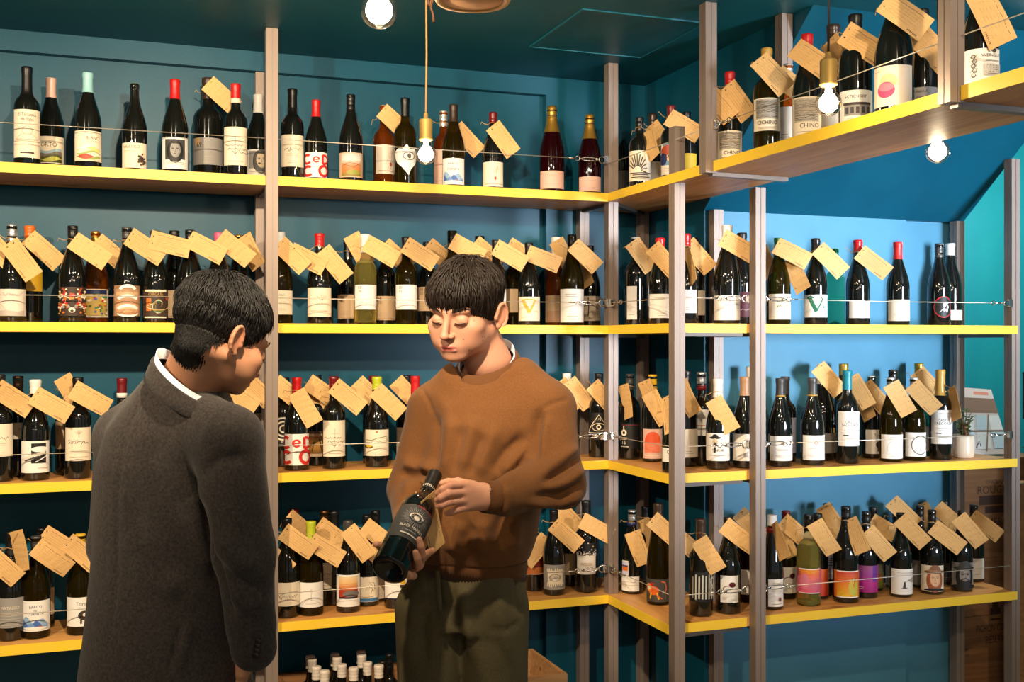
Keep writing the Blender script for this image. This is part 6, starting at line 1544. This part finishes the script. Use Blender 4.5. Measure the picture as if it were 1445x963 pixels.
# ---------------------------------------------------------------- the customer in the grey jacket, seen from behind
def customer():
    root, J = frame(2.16, 255)
    o = empty('person', root, -TH, 'man in dark grey wool jacket seen from behind, head bowed to the right', 'person')
    SK = srgb(190, 136, 104)
    HM = rot(142, 26, -4) * 0.965; HC = J(313, 474, 2.16)
    nk = (J(264, 548, 2.17) - HC) @ HM / .955 ** 2
    P, Q = head_volume(nk).net(); P = relax(P, Q, 1, .4); C = head_colors(P, SK); P = squash(P, .72); parts = [(P @ HM.T + HC, Q, C)]
    v = Vol((-.30, -.24, .03), (.30, .34, 1.50), .010)
    nb = J(252, 560, 2.19)
    v.op(cone(nb + np.array((0, 0, -.0)), nb + np.array((0, 0, -.08)), .048, .05), .02)
    v.op(loft([(.90, -.06, .07, .08, .07), (1.15, -.06, .07, .08, .07), (1.36, -.03, .06, .09, .07), (1.40, .0, .05, .06, .05)]), .04)
    sR, eR, wR = J(322, 622, 2.12), J(343, 780, 2.10), J(352, 905, 2.125)
    sL, eL, wL = J(178, 618, 2.30), J(163, 770, 2.33), J(215, 890, 2.43)
    for a, b, ra, rb in ((sR, eR, .045, .036), (eR, wR, .034, .025), (sL, eL, .042, .034), (eL, wL, .034, .025)): v.op(cone(a, b, ra, rb), .012)
    hips = [J(195, 960, 2.20), J(262, 960, 2.22)]; feet = [np.array((-.10, -.02, .07)), np.array((.06, .06, .07))]; kn = [np.array((-.09, -.01, .48)), np.array((.04, .05, .48))]
    for h_, k_, f_ in zip(hips, kn, feet): v.op(cone(h_, k_, .05, .04), .02); v.op(cone(k_, f_, .04, .03), .02)
    V, Qb = v.net(); parts.append((V, Qb, flat(V, SK)))
    # his right hand, half inside the cuff and curled forward
    v = Vol(wR - .12, wR + .12, .0022)
    W = wR; pk = W + np.array((.0, .010, -.058))
    K = [W + np.array((-.012, .012 * k - .012, -.060)) for k in range(4)]
    fing = [[k, k + np.array((-.008, .002, -.034)), k + np.array((-.026, .004, -.046)), k + np.array((-.040, .004, -.038))] for k in K]
    hand_volume(v, W, [(W, k, .024, .012) for k in K], fing, [W + np.array((-.004, .028, -.022)), W + np.array((-.012, .044, -.048)), W + np.array((-.020, .046, -.072))])
    V, Qh = v.net(); parts.append((relax(V, Qh, 1, .4), Qh, flat(V, SK)))
    v = Vol(wL - .12, wL + .12, .0026); W = wL; K = [W + np.array((.012 * k, .02, -.058)) for k in range(4)]
    fing = [[k, k + np.array((.002, .016, -.034)), k + np.array((.006, .034, -.048))] for k in K]
    hand_volume(v, W, [(W, k, .024, .012) for k in K], fing, [W + np.array((.02, .01, -.02)), W + np.array((.045, .022, -.05)), W + np.array((.05, .03, -.07))])
    V, Qh = v.net(); parts.append((relax(V, Qh, 1, .4), Qh, flat(V, SK)))
    V, Qa, C = join(parts); quads_obj('body', V, Qa, M_SKIN, o, C)
    def hp(*p): return HM @ np.array(p) + HC
    for q in (-1, 1):
        mb = MB(); rn = random.Random(5 + q)
        for k in range(110):
            t = k / 109; x = q * (.013 + .036 * t); z = .0175 + .0055 * math.sin(t * 2.4) + rn.uniform(-.0024, .0024); y = -.0935 + .017 * t ** 1.6
            mb.tube([hp(x, y + .001, z), hp(x + q * .004, y - .0008, z + .0022), hp(x + q * .0075, y + .0022, z + .0022)], [.0003, .0005, .0001], 4)
        mb.obj('eyebrow', M_HAIR2, o)
        mb = MB(); pts = [hp(q * (.0185 + .0265 * k / 8), -.0915 - .0022 * math.sin(math.pi * k / 8) + .0065 * (k / 8) ** 2, -.0072 - .0022 * math.sin(math.pi * k / 8)) for k in range(9)]
        mb.tube(pts, [.0004] + [.0012] * 7 + [.0005], 5).obj('eyelashes', M_DARK, o)
    def ln(P): return np.where(P[:, 1] < -.045, .024, np.where(P[:, 2] > .06, .046, .028))
    def lf(P): return np.where(P[:, 1] < -.045, 1.3, 1) * np.where(P[:, 2] > .055, .95, np.where(P[:, 2] > .01, .26, .08))
    def fl(P, d): d = d.copy(); f = np.clip((-P[:, 1]) / .05, 0, 1) * (np.abs(P[:, 0]) < .06); d[:, 1] -= .05 * f; d[:, 2] += .10 * f; return d / .07
    V1, Q1 = hair_locks(6000, ln, lf, .0017, 13, (.012, .060, .120), fl, -.004, 6, .26, .12)
    V2, Q2 = hair_locks(3000, lambda P: ln(P) * .75, lambda P: lf(P) * .4, .0026, 18, (.012, .060, .120), fl, -.008, 5, .2, .18)
    V3, Q3 = nape_locks(P, Q, 4600, 4)
    quads_obj('hair', np.concatenate([V1, V2, V3]) @ HM.T + HC, np.concatenate([Q1, Q2 + len(V1), Q3 + len(V1) + len(V2)]), M_HAIR2, o)
    # jacket
    v = Vol((-.34, -.22, .72), (.30, .40, 1.52), .006)
    TY = 55
    def S(py, l, r, ry, cy=.07, n=0): c = J((l + r) / 2, py, 2.16); return (c[2], c[0], cy, (r - l) / 2 / 725, ry)
    v.op(loft([S(1040, 92, 348, .150), S(960, 98, 340, .148), S(900, 106, 330, .140), S(800, 116, 318, .130), S(720, 119, 316, .130), S(660, 122, 316, .130), S(610, 136, 326, .118), S(580, 158, 318, .100), S(548, 190, 304, .080), S(530, 204, 300, .066)], 0, 2.2), .02)
    v.op(cone(J(236, 570, 2.20), sR, .058, .066), .03); v.op(cone(J(236, 568, 2.24), sL, .058, .064), .03)
    v.op(cone(sR, eR, .066, .058), .018); v.op(cone(eR, J(354, 880, 2.118), .058, .046), .02); v.op(cone(J(354, 880, 2.118), J(358, 915, 2.12), .046, .044), .01)
    v.op(cone(sL, eL, .062, .054), .018); v.op(cone(eL, wL, .054, .043), .02)
    v.op(cone(J(262, 512, 2.15), J(262, 480, 2.15), .055, .06), .012, 's')
    V, Qj = v.net(); V = relax(V, Qj, 2, .5); N = normals(V, Qj)
    def z(X, Y): return J(90 + X / 1.545, 340 + Y / 1.545, 2.05)
    def sg(a, w, *p): return (a, w, [z(*q) for q in p], 0)
    V = folds(V, N, [sg(-.012, .013, (285, 560), (300, 660), (335, 760), (365, 850)), sg(.006, .02, (262, 560), (276, 660), (300, 760)), sg(-.003, .005, (165, 300), (110, 400), (92, 560), (92, 760), (70, 940)),
        sg(.008, .03, (200, 420), (240, 540), (280, 600)), sg(-.007, .025, (160, 430), (200, 540), (260, 620)), sg(-.006, .02, (120, 560), (150, 680), (240, 760)), sg(.006, .022, (110, 640), (160, 740), (240, 800)),
        sg(-.004, .005, (238, 850), (228, 900), (212, 965)), sg(.003, .012, (252, 845), (244, 900), (228, 965)), sg(.007, .018, (330, 640), (380, 700), (440, 720)), sg(-.006, .014, (320, 690), (370, 740), (445, 760)), sg(.006, .016, (350, 770), (400, 800), (450, 800)), sg(-.004, .012, (290, 520), (340, 480), (400, 470)), sg(.006, .03, (300, 400), (340, 420), (390, 420))])
    jk = quads_obj('jacket', V, Qj, M_WOOL, o)
    # turned-down collar, shirt collar
    cc = J(263, 532, 2.165)
    jr = lambda rx, ry, z: oval((cc[0], cc[1], cc[2]), rx, ry, -.049, .004, -8, z)
    band(jk, 'jacket_collar', M_WOOL, [jr(.058, .063, -.012), jr(.061, .066, -.006), jr(.065, .070, -.010), jr(.073, .078, -.030), jr(.079, .084, -.046), jr(.074, .079, -.050)], 0, 0, 96)
    band(o, 'shirt_collar', M_SHIRT, [jr(.0535, .0585, -.014), jr(.0530, .0580, .004), jr(.0550, .0600, .0065), jr(.0585, .0635, -.010)], 0, 0, 96)
    for k in range(4):
        c = J(364.5 - k * 1.2, 906 + 6.5 * k, 2.075); mb = MB(); M = Matrix.Translation(c) @ Matrix.Rotation(R(90), 4, 'X')
        b = MB().lathe([(.0062, -.0015), (.0066, 0), (.005, .0016), (.0005, .0016)], 14).obj('cuff_button', M_BUTTON, jk); b.matrix_local = M
    v = Vol((-.26, -.18, .06), (.26, .30, .98), .009)
    v.op(loft([(.80, -.04, .07, .135, .115), (.96, -.03, .07, .13, .11)]), .02)
    for h_, k_, f_ in zip(hips, kn, feet): v.op(cone(h_ + np.array((0, .05, 0)), k_, .085, .068), .015); v.op(cone(k_, f_ + np.array((0, 0, .02)), .066, .055), .02)
    V, Qt = v.net(); quads_obj('trousers', relax(V, Qt, 2), Qt, M_WOOLD, o)
    for f_ in feet: shoe(o, (f_[0], f_[1] + .01, 0), 125, M_SHOE)
    return o
customer()

# ------------------------------------------------------------------ crates, pot, booklet and other small things
def crate(x0, y0, z0, x1, y1, z1, label, mat, open_top=True, th=0.014, planks=2, group=None):
    c = ((x0 + x1) / 2, (y0 + y1) / 2, z0); o = empty('wooden_crate', c, 0, label, 'crate', group)
    X0, X1, Y0, Y1, H = x0 - c[0], x1 - c[0], y0 - c[1], y1 - c[1], z1 - z0
    MB().box(X0 + th, Y0 + th, 0, X1 - th, Y1 - th, th).obj('base_panel', mat, o)
    hp = H / planks
    for k in range(planks):
        a, b = k * hp + 0.0006, (k + 1) * hp - 0.0006
        MB().box(X0, Y0, a, X1, Y0 + th, b).obj('front_plank', mat, o); MB().box(X0, Y1 - th, a, X1, Y1, b).obj('back_plank', mat, o)
        MB().box(X0, Y0 + th, a, X0 + th, Y1 - th, b).obj('end_plank', mat, o); MB().box(X1 - th, Y0 + th, a, X1, Y1 - th, b).obj('end_plank', mat, o)
    if not open_top: MB().box(X0 - .002, Y0 - .002, H - th, X1 + .002, Y1 + .002, H).obj('lid', mat, o)
    return o
# two low crates lying under the open crates
Z0 = 0.16
p = onY(398, 960, 3.70)
cx0, cx1 = 0.545, 1.02
crate(cx0 - .03, 3.60, 0, 1.62, 3.92, Z0, 'low closed wooden crate carrying the open crates under the shelves', M_CRATE, False)
crate(cx0, 3.615, Z0, cx1, 3.915, Z0 + .245, 'dark wooden crate full of white-waxed bottles under lowest shelf', M_CRATE)
k = 0
for (px, py, wht) in ((434, 921, 1), (440.5, 931.5, 1), (446.5, 942, 1), (460.5, 951.5, 1), (469, 919, 1), (476, 929, 1), (482.5, 939, 1), (502, 947.5, 1), (505, 915, 1), (510.5, 925.5, 1), (518.5, 936, 1), (538.5, 944.5, 1), (549.5, 924, 0), (540, 934, 0)):
    # tops of all bottles at one height, so the picture row gives the distance
    zt = Z0 + .014 + .295; d = (CAMZ - zt) * FPX / (py - 487.4); q = atd(px, py, d); q.x = min(cx1 - .056, max(cx0 + .056, q.x)); q.y = min(3.915 - .056, max(3.615 + .056, q.y))
    k += 1; row = ('front', 'second', 'third', 'back')[min(3, int((952 - py) / 9.5))]
    make_bottle(Vector((q.x, q.y, Z0 + .0145)), 'B', 'dk', .295, 0.4 * k, 'paper:W' if wht else 'black:S', None,
                (f'white-waxed bottle in the crate, {["", "first", "second", "third", "fourth", "fifth", "sixth", "seventh", "eighth", "ninth", "tenth", "eleventh", "twelfth"][k]} counting column by column from left' if wht else f'black-capped bottle in the crate, {"farther" if k == 13 else "nearer"} of the two'), 'bottles standing in the dark crate')
crate(0.93, 3.285, .252, 1.385, 3.597, .497, 'light wooden open crate on the floor right of the young man', M_CRATEL)
crate(0.93, 3.285, 0, 1.385, 3.597, .2515, 'low closed wooden crate under the light open crate', M_CRATE, False)

# stacked branded crates at the far right, their faces towards the shop
def face_print(o, ops, y, mat=M_INK):
    p = Print(); ops(p); return p.build(lambda X, Y, l: (X, y - 0.0004 - 0.0001 * l, Y), 'burned_lettering', mat, o)
BR = srgb(62, 38, 24)
ca = crate(3.19, 3.60, 0, 3.70, 3.93, .445, 'lower dark wooden wine crate marked RESERVE at the right', M_CRATE, False, .014, 1)
cb = crate(3.19, 3.60, .447, 3.70, 3.93, 1.085, 'upper dark wooden wine crate marked ROUGET at the right', M_CRATE, False, .014, 1)
def on_c(px, py, Y=3.60): q = onY(px, py, Y); return q
def pr_a(p):
    c = on_c(1398, 888); x = c.x - ca.location.x; s = .000
    p.text('PICHON COMTESSE', x + .04, c.z - .01, .030, BR, .23); p.text('RESERVE', x + .03, c.z - .058, .030, BR, .11)
    p.rect(x - .002, c.z + .035, x + .050, c.z + .085, BR, 2); p.rect(x + .008, c.z + .06, x + .040, c.z + .12, BR, 2); p.poly([(x + .012, c.z + .12), (x + .024, c.z + .15), (x + .036, c.z + .12)], BR)
face_print(ca, pr_a, 3.60 - ca.location.y)
def pr_b(p):
    c = on_c(1398, 690); x = c.x - cb.location.x + .02; z = c.z - .447
    p.text('CHATEAU', x, z + .022, .014, BR); p.text('ROUGET', x, z - .020, .032, BR); p.rect(x - .08, z - .065, x + .09, z - .028, BR, 2); p.rect(x - .05, z - .10, x + .06, z - .072, BR, 2); p.text('POMEROL', x, z - .150, .030, BR)
face_print(cb, pr_b, 3.60 - cb.location.y)
cc_ = crate(3.425, 3.28, 0, 3.95, 3.56, .995, 'pale wooden crate cut by the right edge', M_CRATEL, False, .014, 1)
# folded booklet in a clear sleeve leaning on the crates
bk = empty('glossy_booklet', (3.34, 3.80, 1.087), 0, 'glossy booklet with painted window reflections leaning at a slant on the wooden crates', 'booklet')
Ms = principled('glossy_sleeve', srgb(214, 210, 206), 0.25, coat=.3)
sl = [(-.13, .10), (.10, .08), (.16, -.19), (-.15, -.19)]
def bkp(x, y): t = (y + .19) / .29; return (x, -.10 + .16 * t, .006 + .32 * t)
corners = [onY(1358, 548, 3.86), onY(1397, 551, 3.86), onY(1424, 645, 3.68), onY(1350, 645, 3.68)]
loc = local(bk, corners)
for q in loc[2:]: q.z = .004
nb_ = Vector((0, -.006, .003))
MB().add(list(loc) + [q + nb_ for q in loc], [(0, 1, 2, 3), (7, 6, 5, 4), (0, 4, 5, 1), (1, 5, 6, 2), (2, 6, 7, 3), (3, 7, 4, 0)]).obj('cover', Ms, bk)
pk = Print(); BRN = srgb(140, 112, 96)
pk.rect(.0, .0, 1, 1, srgb(206, 200, 198)); pk.rect(0, .62, 1, .85, BRN); pk.rect(0, .85, 1, 1, srgb(226, 216, 214)); pk.rect(.35, .9, .85, .95, srgb(226, 150, 130))
for j, (y0, y1) in enumerate(((.36, .58), (.08, .33))):
    for i in range(3): pk.rect(.05 + .33 * i, y0, .33 + .33 * i, y1, srgb(186, 210, 226) if (i + j) % 2 else srgb(222, 228, 232));  # pale panes painted in as the window's reflection on the cover
pk.line([(.55, .05), (.72, .6)], .03, BRN); pk.line([(.0, .345), (1, .345)], .02, BRN); pk.line([(.35, .1), (.42, .2), (.44, .12)], .02, 'ink')
def quad_map(u, v, l):
    a = loc[3].lerp(loc[2], u); b = loc[0].lerp(loc[1], u); q = a.lerp(b, v) + nb_ * (1.0 + .03 * l); return tuple(q)
pk.build(quad_map, 'print_and_reflection', principled('print_and_glare', rough=0.3, vcol=True, coat=.3), bk)
# framed picture and black case on the pale crate
fr = empty('picture_frame', (3.62, 3.50, .997), 0, 'dark-framed yellow picture at the right edge above black case', 'picture')
t0 = onY(1436, 527, 3.47); t1 = onY(1436, 597, 3.44)
bx = empty('black_case', (3.66, 3.42, .997), 0, 'black case on pale crate at the right edge', 'box')
zt = onY(1440, 597, 3.32).z - .997
MB().box(-.20, -.12, 0, .24, .07, zt).obj('case_body', M_BLACK, bx); MB().box(-.205, -.125, zt * .55, .245, .075, zt * .56).obj('case_seam', M_BAR, bx)
fr.location.z = .997 + zt + .0005; fh = onY(1440, 526, 3.42).z - fr.location.z
MB().box(-.17, -.03, 0, .22, -.012, .012).box(-.17, -.03, fh - .012, .22, -.012, fh).box(-.17, -.03, .012, -.158, -.012, fh - .012).box(.208, -.03, .012, .22, -.012, fh - .012).obj('frame', M_BLACK, fr)
MB().box(-.158, -.022, .012, .208, -.014, fh - .012).obj('picture_sheet', principled('yellow_print', srgb(226, 176, 104), .5), fr)

# plant in a cream pot at the end of the third alcove shelf
pp = base_pos('C3', 1359, .10); pot = empty('potted_plant', pp, 0, 'small leafy plant in cream pot at right end of third alcove shelf', 'plant')
MB().lathe([(.030, 0), (.0385, .004), (.0395, .02), (.0395, .083), (.0385, .085), (.0355, .083), (.0355, .070)], 32).obj('pot', M_CERAMIC, pot)
MB().lathe([(.0005, .071), (.0354, .0705), (.0354, .068)], 24, caps=False).obj('soil', principled('soil', srgb(92, 66, 46), 1.0), pot)
st = MB(); lf_ = MB(); rn = random.Random(4)
for i in range(11):
    a = rn.uniform(0, 6.28); h = rn.uniform(.05, .105); tip = Vector((.026 * math.cos(a) + .004, .026 * math.sin(a), .07 + h)); st.tube([(0.006 * math.cos(a), .006 * math.sin(a), .07), tip * .6 + Vector((0, 0, .03)), tip], .0014, 5)
    for j in range(16):
        b = rn.uniform(0, 6.28); q = Vector((tip.x * .8, tip.y * .8, .085 + (h - .015) * rn.random())); dv = Vector((math.cos(b), math.sin(b), rn.uniform(-.2, .8))).normalized(); s = dv.cross(Vector((0, 0, 1))).normalized(); L_ = rn.uniform(.016, .030)
        lf_.add([q, q + dv * L_ * .5 + s * .0058, q + dv * L_, q + dv * L_ * .5 - s * .0058 + Vector((0, 0, .001))], [(0, 1, 2, 3)])
st.tube([(.01, -.006, .07), (.004, -.008, .11), (-.002, -.01, .125)], [.010, .009, .006], 8)
st.obj('stems', principled('stem_brown', srgb(120, 80, 50), .8), pot); lv = lf_.obj('leaves', M_LEAF, pot); lv['kind'] = 'stuff'
MB().lathe([(.0005, .068)] + [(.009 * math.cos(R(q)), .077 + .009 * math.sin(R(q))) for q in range(-60, 61, 20)] + [(.0005, .086)], 14, (-.022, -.016)).obj('orange_berry', principled('berry', srgb(226, 110, 40), .3), pot)
